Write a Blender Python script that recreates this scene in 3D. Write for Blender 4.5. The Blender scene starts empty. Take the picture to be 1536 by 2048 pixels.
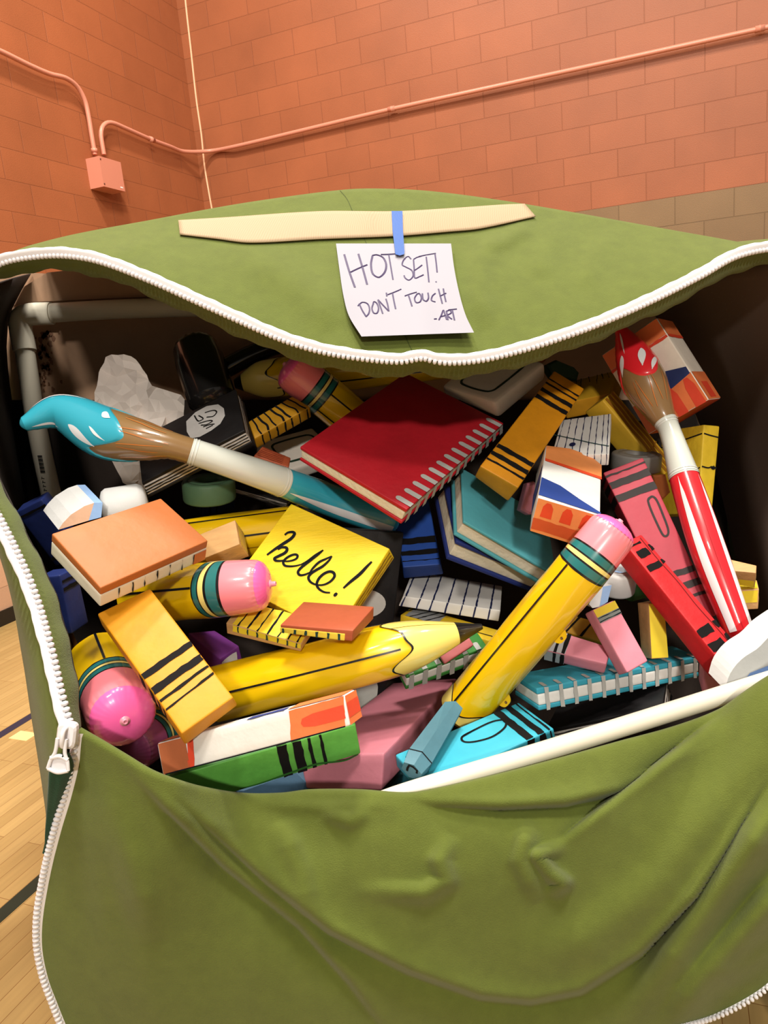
import bpy, bmesh, math, random
import numpy as np
from mathutils import Vector, Matrix, Quaternion

SC = bpy.context.scene
COL = SC.collection
random.seed(4)
PI = math.pi

# ---------------------------------------------------------------- camera
FPX = 1434.3
CAM = np.array([0.0, 0.0, 1.531])
MV = np.array([[0.99567862, -0.02005761, -0.09067406],      # right
               [-0.092866, -0.21505113, -0.97217741],       # down
               [0.0, 0.9763968, -0.21598448]])              # forward
cd = bpy.data.cameras.new('camera')
cam = bpy.data.objects.new('camera', cd)
COL.objects.link(cam)
cd.sensor_fit = 'VERTICAL'
cd.sensor_height = 24.0
cd.sensor_width = 18.0
cd.lens = FPX / 2048 * 24.0
cd.clip_start = 0.02
cam.matrix_world = Matrix(((MV[0][0], -MV[1][0], -MV[2][0], CAM[0]),
                           (MV[0][1], -MV[1][1], -MV[2][1], CAM[1]),
                           (MV[0][2], -MV[1][2], -MV[2][2], CAM[2]),
                           (0, 0, 0, 1)))
SC.camera = cam

# ---------------------------------------------------------------- light
SC.view_settings.view_transform = 'Standard'
SC.view_settings.look = 'None'
SC.view_settings.gamma = 1.0
SC.view_settings.use_curve_mapping = False
SC.view_settings.exposure = 0.7

W = bpy.data.worlds.new('gym_air')
SC.world = W
W.use_nodes = True
W.node_tree.nodes['Background'].inputs[0].default_value = (1.0, 0.90, 0.78, 1)
W.node_tree.nodes['Background'].inputs[1].default_value = 0.14

def gym_lamp(x, y, z, power, size, target, col=(1.0, 0.93, 0.82)):
    ld = bpy.data.lights.new('gym_lamp', 'AREA')
    ld.shape = 'DISK'
    ld.size = size
    ld.energy = power
    ld.color = col
    o = bpy.data.objects.new('gym_lamp', ld)
    COL.objects.link(o)
    o.location = (x, y, z)
    d = Vector(target) - Vector((x, y, z))
    o.rotation_euler = d.to_track_quat('-Z', 'Y').to_euler()

gym_lamp(0.6, -8.0, 5.6, 330, 0.6, (0, 1.5, 1.0))
gym_lamp(-1.2, -3.2, 6.8, 95, 0.7, (0, 1.5, 1.0))
gym_lamp(0.4, -0.4, 7.2, 215, 0.9, (0, 1.5, 1.0))
gym_lamp(-1.1, 3.5, 7.2, 200, 0.5, (-1.1, 3.9, 0))
gym_lamp(3.0, 1.2, 7.2, 60, 0.8, (3.0, 2.2, 0))
gym_lamp(0.5, 2.0, 7.2, 130, 0.7, (0.4, 1.7, 0))  # extra lamp added overhead to brighten the top flap

BOX = {
 'hex_stick': ([0.0486, 1.1387, 0.8675], [0.83348, 0.22624, 0.0561, 0.50098], [0.1757, 0.0379, 0.0315], {'p01': [-0.0002, 0.0021, 0.001], 'p11': [-0.0008, -0.0032, -0.0031], 'p10': [0.0007, 0.003, 0.0029], 'p00': [-0.0002, -0.0025, -0.0018], 'b01': [-0.0002, 0.0021, 0.001], 'b11': [-0.0008, -0.0032, -0.0031], 'b10': [0.0007, 0.003, 0.0029], 'b00': [-0.0002, -0.0025, -0.0018]}),
 'orange_pad': ([-0.4477, 1.229, 1.2374], [0.86813, 0.2705, 0.07497, 0.40935], [0.215, 0.1453, 0.0439], {'p00': [-0.0006, -0.0002, -0.0009], 'p10': [-0.0002, 0.002, 0.0011], 'p11': [-0.0001, -0.0019, -0.0014], 'p01': [0.0009, 0.001, 0.0018], 'b00': [0.0003, -0.0014, -0.0006], 'b10': [0.0002, 0.0, 0.0003], 'b01': [-0.0005, 0.0005, -0.0003], 'b11': [-0.0001, -0.0019, -0.0014]}),
 'crayon_left': ([-0.3767, 1.0955, 1.0777], [0.85833, 0.24548, 0.18663, -0.41009], [0.2735, 0.0944, 0.0361], {'p10': [0.0009, 0.0002, -0.0005], 'p11': [-0.0014, -0.0025, -0.0006], 'p01': [0.0046, -0.0002, -0.0032], 'b10': [0.0022, 0.0, -0.0014], 'b11': [-0.0019, 0.0024, 0.0028], 'b01': [0.0046, -0.0002, -0.0032]}),
 'brown_book': ([-0.1213, 1.2381, 1.0648], [0.98031, 0.03272, 0.01354, -0.19425], [0.143, 0.0968, 0.0217], {'p00': [0.0015, -0.0008, -0.003], 'p10': [0.0012, 0.0004, -0.0002], 'p11': [0.0017, 0.0012, 0.0016], 'p01': [-0.0008, -0.0004, -0.0002], 'b00': [-0.0008, 0.001, 0.003], 'b10': [-0.0022, -0.0007, 0.0006], 'b11': [-0.0006, -0.0007, -0.0014], 'b01': [-0.0008, -0.0004, -0.0002]}),
 'striped_pad': ([-0.2339, 1.2886, 1.0446], [0.96587, 0.17693, 0.08789, -0.16754], [0.1532, 0.0663, 0.0266], {'p00': [0.0003, 0.0001, 0.0], 'p10': [0.0011, -0.001, -0.0018], 'b00': [-0.0001, -0.0002, -0.0002], 'b10': [-0.0025, 0.001, 0.0025]}),
 'tube_front': ([-0.2295, 1.0065, 0.9815], [0.78872, 0.57684, -0.21119, -0.02388], [0.3479, 0.0454, 0.0357], {'p00': [-0.0013, -0.0036, -0.0], 'p10': [-0.0033, 0.0004, 0.0013], 'p11': [0.0003, -0.0019, -0.0004], 'p01': [0.0027, 0.0022, -0.0007], 'b10': [0.0006, 0.003, 0.0002], 'b11': [0.0028, -0.0011, -0.0012], 'b00': [-0.0013, -0.0036, -0.0], 'b01': [0.0027, 0.0022, -0.0007]}),
 'green_crayon': ([-0.2415, 1.1056, 0.8766], [0.64321, 0.75602, 0.05875, 0.10612], [0.3226, 0.067, 0.0382], {'p10': [0.0, 0.0008, -0.0003], 'p11': [-0.0, -0.0009, 0.0003], 'p01': [-0.0002, 0.0008, -0.0004], 'b10': [0.0, 0.0008, -0.0003], 'b11': [-0.0, -0.0009, 0.0003], 'b01': [-0.0002, 0.0008, -0.0004]}),
 'light_blue_crayon': ([0.1254, 1.1631, 0.8275], [0.97308, 0.04608, -0.0205, 0.22489], [0.2733, 0.1045, 0.0269], {'p10': [-0.0015, 0.0002, -0.0015], 'p11': [-0.0006, -0.0003, -0.0015], 'b10': [0.002, -0.0, 0.0026], 'b11': [-0.0006, -0.0003, -0.0015]}),
 'hello_pad': ([-0.1589, 1.4413, 1.1035], [0.88134, 0.36079, 0.07673, -0.29528], [0.2574, 0.2184, 0.0338], {'p11': [-0.0029, -0.0013, 0.0007], 'p01': [-0.0008, 0.0007, 0.0008], 'b11': [0.0035, -0.0, -0.0016], 'b01': [-0.0008, 0.0007, 0.0008]}),
 'paint_tube_center': ([0.3696, 1.413, 1.2191], [0.97008, 0.13353, 0.15629, -0.12916], [0.1186, 0.2577, 0.0744], {'p00': [-0.0017, -0.0001, 0.0003], 'p10': [-0.0034, -0.0005, 0.0], 'p11': [0.0018, -0.0014, -0.003], 'p01': [-0.0029, 0.0014, 0.0033], 'b00': [0.004, 0.0011, 0.001], 'b10': [-0.0034, -0.0005, 0.0], 'b11': [0.0018, -0.0014, -0.003], 'b01': [-0.0029, 0.0014, 0.0033]}),
 'composition_black': ([-0.1019, 1.5734, 0.9233], [0.50214, 0.59042, -0.34539, 0.52912], [0.4482, 0.202, 0.0257], {'p00': [-0.0015, 0.0006, -0.0], 'p10': [0.0019, 0.0002, -0.0002], 'b00': [-0.0015, 0.0006, -0.0], 'b10': [0.0019, 0.0002, -0.0002]}),
 'red_book': ([0.0619, 1.6078, 1.3357], [0.86341, 0.28865, -0.0583, 0.40964], [0.3876, 0.2842, 0.0372], {'p00': [0.003, -0.0022, 0.0013], 'p10': [-0.0042, -0.0001, -0.0035], 'p11': [-0.0021, 0.0004, -0.0015], 'p01': [0.0019, -0.0003, 0.0014], 'b00': [-0.0046, 0.0026, -0.0024], 'b01': [-0.0002, -0.0001, -0.0003], 'b10': [0.0063, -0.0001, 0.0051], 'b11': [-0.0021, 0.0004, -0.0015]}),
 'crayon_top': ([0.347, 1.5988, 1.329], [0.79577, 0.40592, -0.06764, 0.44429], [0.3659, 0.0877, 0.0474], {'p00': [0.0028, -0.0023, 0.0014], 'p10': [0.0004, 0.003, 0.0007], 'p11': [-0.0001, -0.0032, -0.0006], 'p01': [-0.0023, 0.0011, -0.0013], 'b00': [-0.0024, 0.0011, -0.0014], 'b01': [0.0017, 0.0004, 0.0012], 'b10': [0.0004, 0.003, 0.0007], 'b11': [-0.0001, -0.0032, -0.0006]}),
 'teal_book': ([0.263, 1.5655, 1.1278], [0.92523, 0.21098, 0.31523, 0.00763], [0.2516, 0.2078, 0.0432], {'p00': [-0.0002, 0.001, 0.0015], 'p10': [-0.003, -0.0022, -0.003], 'b00': [0.0022, 0.0005, 0.0019], 'b10': [-0.003, -0.0022, -0.003]}),
 'navy_book': ([0.2317, 1.5971, 1.0948], [0.92832, 0.2222, 0.28986, 0.06958], [0.2371, 0.2083, 0.0482], {'p00': [-0.003, 0.003, 0.003], 'b00': [0.003, -0.0025, -0.0003], 'b10': [-0.0011, 0.0016, 0.0017]}),
 'lined_notebook': ([0.1454, 1.6206, 0.9556], [0.9899, 0.02271, 0.0955, -0.10225], [0.2251, 0.1678, 0.025], {'p00': [0.0035, 0.0003, -0.001], 'p10': [0.0004, 0.0007, 0.002], 'p11': [-0.0002, -0.0007, -0.0021], 'b00': [-0.0041, -0.0011, -0.0016], 'b10': [-0.0003, 0.0, 0.0002], 'b11': [-0.0002, -0.0007, -0.0021]}),
 'blue_crayon': ([0.0732, 1.7179, 1.0849], [0.93885, 0.34347, -0.00989, 0.02234], [0.0934, 0.2146, 0.0503], {'p00': [0.0008, 0.0017, 0.0013], 'p10': [-0.0029, -0.0023, -0.0019], 'b10': [0.0037, -0.0005, -0.0002], 'b00': [0.0008, 0.0017, 0.0013]}),
 'red_slab': ([0.5364, 1.2856, 1.0172], [0.45797, 0.28094, -0.2564, 0.80349], [0.2852, 0.054, 0.0495], {'p01': [-0.0, 0.0007, -0.0004], 'p11': [-0.0003, -0.0021, 0.0009], 'p10': [0.0003, 0.0021, -0.0009], 'p00': [0.0, -0.0007, 0.0004], 'b01': [-0.0, 0.0007, -0.0004], 'b11': [-0.0003, -0.0021, 0.0009], 'b10': [0.0003, 0.0021, -0.0009], 'b00': [0.0, -0.0007, 0.0004]}),
 'rose_crayon': ([0.5599, 1.4338, 1.0937], [0.66635, 0.40924, 0.25898, -0.56695], [0.3519, 0.0836, 0.0556], {'p00': [-0.0001, -0.0032, 0.0001], 'p11': [0.0023, -0.007, -0.0006], 'p01': [-0.0023, 0.0039, 0.0007], 'b00': [-0.0001, -0.0032, 0.0001], 'b11': [0.0023, -0.007, -0.0006], 'b01': [-0.0023, 0.0039, 0.0007]}),
 'teal_spiral': ([0.4163, 1.3209, 0.8627], [0.98631, -0.04256, 0.02449, 0.15741], [0.3757, 0.0852, 0.0428], {'p00': [-0.0004, 0.0001, -0.0], 'p10': [-0.0014, 0.0005, 0.0002], 'p11': [0.0033, -0.0013, -0.0014], 'b00': [0.0026, -0.001, -0.0011], 'b10': [-0.0014, 0.0006, 0.0009], 'b11': [0.0033, -0.0013, -0.0014]}),
 'pink_eraser_lying': ([0.3491, 1.2963, 0.9311], [0.92489, 0.29761, 0.03486, -0.23406], [0.1158, 0.0448, 0.034], {'p00': [-0.0011, -0.0027, -0.0016], 'p10': [0.0003, 0.0022, 0.0016], 'p11': [0.0007, -0.0017, -0.0017], 'p01': [0.0018, 0.0021, 0.0008], 'b10': [-0.0009, 0.0003, 0.0007], 'b00': [-0.0011, -0.0027, -0.0016], 'b11': [0.0007, -0.0017, -0.0017], 'b01': [0.0018, 0.0021, 0.0008]}),
 'pink_eraser_tilted': ([0.4138, 1.2607, 0.9695], [0.84673, 0.48806, 0.01369, 0.2113], [0.0515, 0.1267, 0.0339], {'p00': [0.0002, -0.0005, -0.0001], 'p10': [-0.0002, 0.0006, 0.0001], 'p11': [0.0003, -0.0007, -0.0001], 'p01': [-0.0003, 0.0006, 0.0], 'b00': [0.0002, -0.0005, -0.0001], 'b10': [-0.0002, 0.0006, 0.0001], 'b11': [0.0003, -0.0007, -0.0001], 'b01': [-0.0003, 0.0006, 0.0]}),
 'wood_yellow_block': ([0.5134, 1.336, 0.947], [0.78093, 0.62436, -0.00085, -0.01791], [0.0343, 0.1124, 0.0538], {'p00': [0.0005, 0.0021, -0.0], 'p10': [-0.0008, 0.0021, 0.0], 'p11': [-0.0023, -0.0024, 0.0], 'p01': [0.002, -0.0005, -0.0], 'b00': [-0.0015, -0.0046, 0.0], 'b01': [-0.0023, -0.007, 0.0], 'b10': [-0.0008, 0.0021, 0.0], 'b11': [-0.0023, -0.0024, 0.0]}),
 'green_spiral': ([0.0886, 1.3923, 0.9052], [0.96234, 0.21705, -0.02772, 0.16134], [0.1841, 0.0675, 0.0416], {'p00': [0.0016, -0.0004, 0.0002], 'b00': [-0.0021, 0.0002, -0.0007]}),
 'pink_block_big': ([-0.0296, 1.3584, 0.7724], [0.97626, -0.09952, -0.04849, -0.18616], [0.1615, 0.4728, 0.0628], {'p10': [0.0066, 0.0027, 0.0019], 'p11': [0.0025, 0.001, 0.0029], 'b10': [-0.007, -0.003, -0.0004], 'b00': [0.0021, 0.0009, 0.0013], 'b11': [0.0025, 0.001, 0.0029]}),
 'purple_block': ([-0.3779, 1.4168, 0.9543], [0.9257, 0.09766, 0.00625, 0.36539], [0.0547, 0.109, 0.0448], {'p00': [0.0011, -0.0031, -0.0035], 'p10': [-0.0029, 0.0039, 0.0018], 'p11': [0.0013, -0.0064, -0.007], 'p01': [-0.0014, 0.0064, 0.007], 'b00': [0.0007, -0.0021, -0.0024], 'b10': [0.0013, 0.0013, 0.0043], 'b11': [0.0013, -0.0064, -0.007], 'b01': [-0.0014, 0.0064, 0.007]}),
 'pink_eraser_tip': ([0.1164, 1.3457, 0.9402], [0.83867, 0.49584, -0.12753, 0.18578], [0.0699, 0.031, 0.0291], {'p00': [-0.0001, -0.0002, -0.0001], 'p10': [-0.0002, 0.0006, 0.0001], 'b00': [-0.0001, -0.0002, -0.0001], 'b10': [-0.0002, 0.0006, 0.0001]}),
 'ochre_crayon': ([0.3934, 1.4218, 0.9196], [0.88415, 0.43012, 0.14479, -0.11097], [0.0988, 0.0419, 0.045], {'p10': [0.0009, 0.0001, 0.0], 'p11': [-0.0004, -0.0, -0.0], 'b10': [0.0009, 0.0001, 0.0], 'b11': [-0.0004, -0.0, -0.0]}),
 'white_box_upper': ([0.2967, 1.7735, 1.44], [0.91363, 0.21287, -0.16153, 0.3064], [0.1842, 0.1751, 0.0461], {'p00': [-0.0001, 0.0016, 0.0015], 'p10': [0.0013, -0.0005, 0.0003], 'p01': [-0.0039, -0.003, -0.0052], 'b00': [0.001, -0.0015, -0.0009], 'b10': [-0.0019, 0.0004, -0.0007], 'b01': [0.0061, 0.007, 0.007]}),
 'paint_tube_back': ([0.666, 1.6751, 1.4185], [0.73711, 0.55547, -0.38215, -0.04551], [0.146, 0.217, 0.1141], {'p10': [0.0008, -0.0014, -0.0009], 'p11': [-0.0015, -0.0012, 0.0009], 'b10': [0.001, 0.0005, -0.0006], 'b11': [-0.0003, -0.0015, -0.0001]}),
 'legal_pad': ([0.7207, 1.6592, 1.1918], [0.69288, 0.45485, -0.39658, -0.39465], [0.1313, 0.2059, 0.0463], {'p11': [-0.0002, -0.0015, 0.0002], 'b11': [0.0005, 0.0024, -0.0009], 'b10': [-0.0013, 0.0021, 0.0038]}),
 'corrugated_pad': ([0.5969, 1.6911, 1.2816], [0.81986, 0.3313, 0.38801, -0.25983], [0.2245, 0.0542, 0.0622], {'p00': [-0.0008, -0.0004, -0.0003], 'p10': [0.0015, 0.0007, 0.0005], 'p01': [0.0009, 0.0004, 0.0003], 'b00': [-0.0008, -0.0004, -0.0003], 'b10': [0.0015, 0.0007, 0.0005], 'b01': [0.0009, 0.0004, 0.0003]}),
 'yellow_ruler_right': ([0.5501, 1.8162, 1.3807], [0.93292, 0.18438, -0.14046, -0.27557], [0.1245, 0.1145, 0.0459], {'p11': [-0.0013, -0.0006, 0.0008], 'b11': [-0.0013, -0.0006, 0.0008]}),
 'holed_notebook': ([0.4643, 1.612, 1.298], [0.96394, 0.18183, -0.04246, -0.1896], [0.1188, 0.1738, 0.0259], {'p10': [0.003, 0.0003, -0.0018], 'p11': [-0.003, 0.002, 0.003], 'p01': [0.003, -0.003, -0.003], 'b10': [-0.0004, -0.0022, -0.0029], 'b11': [-0.003, 0.002, 0.003], 'b01': [0.003, -0.003, -0.003]}),
 'blue_block_left': ([-0.7231, 1.5327, 1.2234], [0.33058, 0.46812, -0.60505, 0.55271], [0.1441, 0.0649, 0.05], {'p01': [-0.0002, 0.0002, 0.0001], 'p11': [0.0002, -0.0002, -0.0001], 'p10': [-0.0002, 0.0002, 0.0001], 'b01': [-0.0002, 0.0002, 0.0001], 'b11': [0.0002, -0.0002, -0.0001], 'b10': [-0.0002, 0.0002, 0.0001]}),
 'blue_crayon_left': ([-0.6333, 1.3262, 1.1215], [0.05413, 0.68983, -0.02615, 0.72147], [0.1155, 0.061, 0.05], {'p01': [-0.0005, 0.0001, -0.0005], 'p11': [0.0004, -0.0001, 0.0005], 'p00': [0.0005, -0.0002, 0.0005], 'b01': [-0.0005, 0.0001, -0.0005], 'b11': [0.0004, -0.0001, 0.0005], 'b00': [0.0005, -0.0002, 0.0005]}),
 'wood_block': ([-0.3444, 1.4781, 1.1642], [0.93217, 0.33222, -0.11979, 0.07958], [0.0802, 0.0663, 0.0486], {'p10': [-0.0012, 0.0001, 0.0001], 'p11': [0.0009, 0.0003, 0.0002], 'b10': [0.0002, -0.0005, -0.0004], 'b11': [0.0009, 0.0003, 0.0002]}),
 'black_binder': ([-0.4166, 1.6367, 1.3735], [0.94851, 0.25729, -0.1711, 0.06972], [0.2595, 0.1773, 0.0441], {'p00': [0.007, -0.0007, -0.0012], 'p10': [-0.001, -0.0004, -0.0004], 'p11': [0.0024, -0.0001, -0.0002], 'b10': [-0.0012, 0.0015, 0.0017], 'b00': [-0.007, -0.0009, -0.0003], 'b11': [0.0024, -0.0001, -0.0002]}),
 'ruler_marks': ([-0.2295, 1.7002, 1.398], [0.87734, 0.38791, -0.08963, 0.2679], [0.1386, 0.0515, 0.0391], {'p00': [-0.007, 0.0013, -0.0023], 'p10': [0.007, -0.0022, 0.0022], 'p11': [-0.007, 0.0025, -0.0022], 'p01': [0.007, -0.0024, 0.0021], 'b00': [-0.007, 0.0013, -0.0023], 'b10': [0.007, -0.0022, 0.0022], 'b11': [-0.007, 0.0025, -0.0022], 'b01': [0.007, -0.0024, 0.0021]}),
 'white_box_lower': ([-0.2089, 1.8527, 1.2933], [0.90218, 0.28609, 0.04367, 0.31986], [0.1708, 0.1271, 0.0434], {'p01': [-0.0006, 0.002, 0.001], 'b01': [-0.0006, 0.002, 0.001]}),
 'terracotta_eraser': ([-0.2468, 1.6484, 1.306], [0.71988, 0.29068, 0.01154, 0.63019], [0.043, 0.0773, 0.0397], {'p00': [0.0004, -0.0031, 0.0009], 'p10': [-0.0004, 0.0033, -0.0009], 'p11': [0.0005, -0.0033, 0.001], 'p01': [-0.0005, 0.0031, -0.0009], 'b00': [0.0004, -0.0031, 0.0009], 'b10': [-0.0004, 0.0033, -0.0009], 'b11': [0.0005, -0.0033, 0.001], 'b01': [-0.0005, 0.0031, -0.0009]}),
 'black_edge_book': ([-0.2802, 1.726, 1.2303], [0.9709, 0.13455, 0.14403, -0.13603], [0.1415, 0.0867, 0.024], {'p00': [0.0012, -0.0019, -0.003], 'p10': [0.0008, -0.0009, -0.0019], 'b00': [-0.0021, 0.0018, 0.003], 'b10': [-0.0006, 0.0014, 0.0026]}),
 'navy_crayon': ([-0.4108, 1.7478, 1.2212], [0.49367, 0.81626, 0.25472, 0.15852], [0.0884, 0.0645, 0.0429], {'p10': [-0.0003, -0.0002, -0.0001], 'b10': [-0.0003, -0.0002, -0.0001]}),
 'tan_pad_upper': ([0.6879, 1.3644, 1.0405], [0.8997, 0.31647, -0.05659, -0.29526], [0.0792, 0.0336, 0.042], {'p10': [0.0015, 0.0055, 0.0027], 'p11': [-0.0011, -0.0061, -0.0034], 'b10': [0.0, 0.0008, 0.0005], 'b11': [-0.0011, -0.0061, -0.0034]}),
 'tan_pad_lower': ([0.703, 1.3944, 0.9776], [0.96951, -0.04199, -0.05681, -0.23466], [0.0903, 0.0759, 0.0401], {'p10': [0.0034, 0.002, 0.0014], 'b10': [-0.0029, -0.0013, 0.0016]}),
 'orange_block_right': ([0.7014, 1.3199, 0.9191], [0.93818, 0.32772, 0.00436, -0.11139], [0.0463, 0.0392, 0.0501], {'p11': [-0.001, -0.0012, -0.0007], 'b11': [-0.001, -0.0012, -0.0007]}),
 'pink_box_right': ([0.5903, 1.2517, 0.8788], [0.98797, 0.14424, -0.05002, -0.02478], [0.0395, 0.0315, 0.0506], {'p00': [-0.0005, -0.0001, -0.0001], 'p10': [0.0003, 0.0002, 0.0003], 'p01': [0.0032, 0.0019, 0.0029], 'b00': [-0.0027, -0.0024, -0.004], 'b10': [0.0009, 0.0012, 0.002], 'b01': [0.0032, 0.0019, 0.0029]}),
 'black_book_lower': ([0.4168, 1.3221, 0.7789], [0.96136, -0.08765, -0.15821, -0.20753], [0.2329, 0.1422, 0.0372], {'p10': [0.0016, 0.0008, -0.0013], 'b10': [0.0016, 0.0008, -0.0013]}),
 'yellow_band_block': ([0.1219, 1.5289, 0.8983], [0.96014, 0.00802, 0.08093, -0.26741], [0.2231, 0.0641, 0.052], {}),
 'maroon_block': ([0.6039, 1.4272, 0.9562], [0.6539, 0.68843, -0.24568, -0.19522], [0.0419, 0.0416, 0.0513], {'p00': [-0.0, 0.0003, -0.0001], 'b00': [-0.0, 0.0003, -0.0001]}),
}
TUBE = {
 'pencil_A': ([[-0.5367, 1.4852, 1.0669], [-0.3193, 1.2869, 1.1285], [-0.239, 1.2752, 1.1324]], [0.0584, 0.0525, 0.0483]),
 'pencil_B': ([[-0.363, 1.3027, 0.9105], [-0.1489, 1.2708, 0.9578], [0.0178, 1.2675, 0.9875], [0.1669, 1.293, 1.003]], [0.0539, 0.0523, 0.0472, 0.0038]),
 'pencil_C': ([[0.4016, 1.222, 1.1915], [0.3368, 1.2137, 1.1226], [0.1183, 1.3004, 0.8251]], [0.0441, 0.0462, 0.0466]),
 'pencil_D': ([[-0.4577, 1.0861, 0.99], [-0.5672, 1.2984, 0.9943]], [0.0558, 0.0656]),
 'pencil_E': ([[-0.497, 1.1865, 0.8719], [-0.4423, 1.3832, 0.8414]], [0.0435, 0.0418]),
 'pencil_G': ([[-0.3616, 1.936, 1.4861], [-0.2812, 1.9373, 1.4918], [0.2122, 1.94, 1.504]], [0.0106, 0.0477, 0.0556]),
 'pencil_H': ([[-0.1911, 1.7653, 1.5131], [-0.0224, 1.8021, 1.3436]], [0.0518, 0.0515]),
 'pencil_I': ([[-0.4501, 1.5624, 1.1581], [-0.1988, 1.6322, 1.1517]], [0.0515, 0.0537]),
 'brush_blue': ([[-0.7129, 1.4783, 1.4563], [-0.6479, 1.5055, 1.4715], [-0.5595, 1.4958, 1.4228], [-0.4717, 1.4684, 1.4001], [-0.4114, 1.4632, 1.3838], [-0.2508, 1.5162, 1.3008], [-0.1223, 1.6348, 1.2097], [0.0123, 1.6753, 1.137]], [0.0122, 0.0352, 0.0517, 0.0408, 0.0275, 0.0309, 0.0383, 0.0384]),
 'brush_red': ([[0.5699, 1.6554, 1.5322], [0.5831, 1.6225, 1.4758], [0.5972, 1.5877, 1.4153], [0.6182, 1.5585, 1.3499], [0.6265, 1.5337, 1.3189], [0.6267, 1.4397, 1.2045], [0.6281, 1.3409, 1.0877], [0.6481, 1.2633, 0.958]], [0.0113, 0.0356, 0.0461, 0.0305, 0.0215, 0.0309, 0.0333, 0.0265]),
 'tape_right': ([[0.4622, 1.3855, 1.0327]], [0.0407]),
 'tape_left': ([[-0.5372, 1.46, 1.2689], [-0.6176, 1.4106, 1.2872]], [0.0465, 0.0459]),
 'black_marker': ([[-0.4444, 1.912, 1.5627], [-0.4087, 1.8267, 1.4551]], [0.0648, 0.0565]),
}
# ---------------------------------------------------------------- helpers
def at(px, py, d):
    """a point of the place seen at px, py of the 1536 x 2048 photograph, d metres ahead of the camera"""
    return CAM + d * (MV[0] * ((px - 768) / FPX) + MV[1] * ((py - 1024) / FPX) + MV[2])

def at_y(px, py, y):
    """the same, y metres in front of the camera along the floor"""
    r = ray(px, py)
    return CAM + r * (y / r[1])

def ray(px, py):
    return MV[0] * ((px - 768) / FPX) + MV[1] * ((py - 1024) / FPX) + MV[2]

def on_plane(px, py, p0, n):
    r = ray(px, py)
    return CAM + r * (np.dot(np.array(p0) - CAM, n) / np.dot(r, n))

def lin(c):
    out = []
    for x in c:
        x = x / 255.0
        out.append(x / 12.92 if x <= 0.04045 else ((x + 0.055) / 1.055) ** 2.4)
    return (*out, 1.0)

MATS = {}
def mat(name, rgb, rough=0.6, bump=0.0, bscale=60.0, vary=0.0, vscale=6.0, coat=0.0, spec=0.4, sheen=0.0,
        stretch=None, rgb2=None, trans=0.0, sss=0.0):
    if name in MATS:
        return MATS[name]
    m = bpy.data.materials.new(name)
    m.use_nodes = True
    nt = m.node_tree
    b = nt.nodes['Principled BSDF']
    c = lin(rgb)
    b.inputs['Base Color'].default_value = c
    b.inputs['Roughness'].default_value = rough
    b.inputs['Specular IOR Level'].default_value = spec
    if coat:
        b.inputs['Coat Weight'].default_value = coat
        b.inputs['Coat IOR'].default_value = 1.45
        b.inputs['Coat Roughness'].default_value = 0.06
    if sheen:
        b.inputs['Sheen Weight'].default_value = sheen
        b.inputs['Sheen Roughness'].default_value = 0.6
    tc = nt.nodes.new('ShaderNodeTexCoord')
    src = tc.outputs['Object']
    if stretch:
        mp = nt.nodes.new('ShaderNodeMapping')
        mp.inputs['Scale'].default_value = stretch
        nt.links.new(src, mp.inputs[0])
        src = mp.outputs[0]
    if vary or rgb2:
        n = nt.nodes.new('ShaderNodeTexNoise')
        n.inputs['Scale'].default_value = vscale
        n.inputs['Detail'].default_value = 6
        n.inputs['Roughness'].default_value = 0.65
        nt.links.new(src, n.inputs['Vector'])
        r = nt.nodes.new('ShaderNodeValToRGB')
        r.color_ramp.elements[0].position = 0.32
        r.color_ramp.elements[1].position = 0.68
        lo = lin(rgb2) if rgb2 else tuple(x * (1 - vary) for x in c[:3]) + (1,)
        r.color_ramp.elements[0].color = lo
        r.color_ramp.elements[1].color = tuple(min(1, x * (1 + vary * 0.5)) for x in c[:3]) + (1,)
        nt.links.new(n.outputs['Fac'], r.inputs['Fac'])
        nt.links.new(r.outputs[0], b.inputs['Base Color'])
    if bump:
        n2 = nt.nodes.new('ShaderNodeTexNoise')
        n2.inputs['Scale'].default_value = bscale
        n2.inputs['Detail'].default_value = 5
        nt.links.new(src, n2.inputs['Vector'])
        bp = nt.nodes.new('ShaderNodeBump')
        bp.inputs['Strength'].default_value = bump
        bp.inputs['Distance'].default_value = 0.004
        nt.links.new(n2.outputs['Fac'], bp.inputs['Height'])
        nt.links.new(bp.outputs[0], b.inputs['Normal'])
    MATS[name] = m
    return m

def paint(name, rgb, **k):
    k.setdefault('rough', 0.55)
    k.setdefault('bump', 0.22)
    k.setdefault('bscale', 45)
    k.setdefault('vary', 0.14)
    k.setdefault('vscale', 9)
    return mat('paint_' + name, rgb, **k)

def vinyl(name, rgb, **k):
    k.setdefault('rough', 0.28)
    k.setdefault('coat', 0.8)
    k.setdefault('bump', 0.05)
    k.setdefault('bscale', 14)
    return mat('vinyl_' + name, rgb, **k)

BLACK = paint('black', (24, 22, 22), vary=0.2, spec=0.12, rough=0.8)
INK = paint('ink', (22, 24, 30), bump=0.1, spec=0.12, rough=0.8)
WHITE = paint('white', (226, 224, 220), vary=0.05)
CREAM = paint('cream', (224, 216, 194), vary=0.10, bump=0.5, bscale=90)
GREY = paint('grey_paint', (176, 176, 172), vary=0.08)
NAVYLINE = paint('navy_line', (26, 34, 78))
TEALLINE = paint('teal_line', (24, 62, 62))

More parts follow.
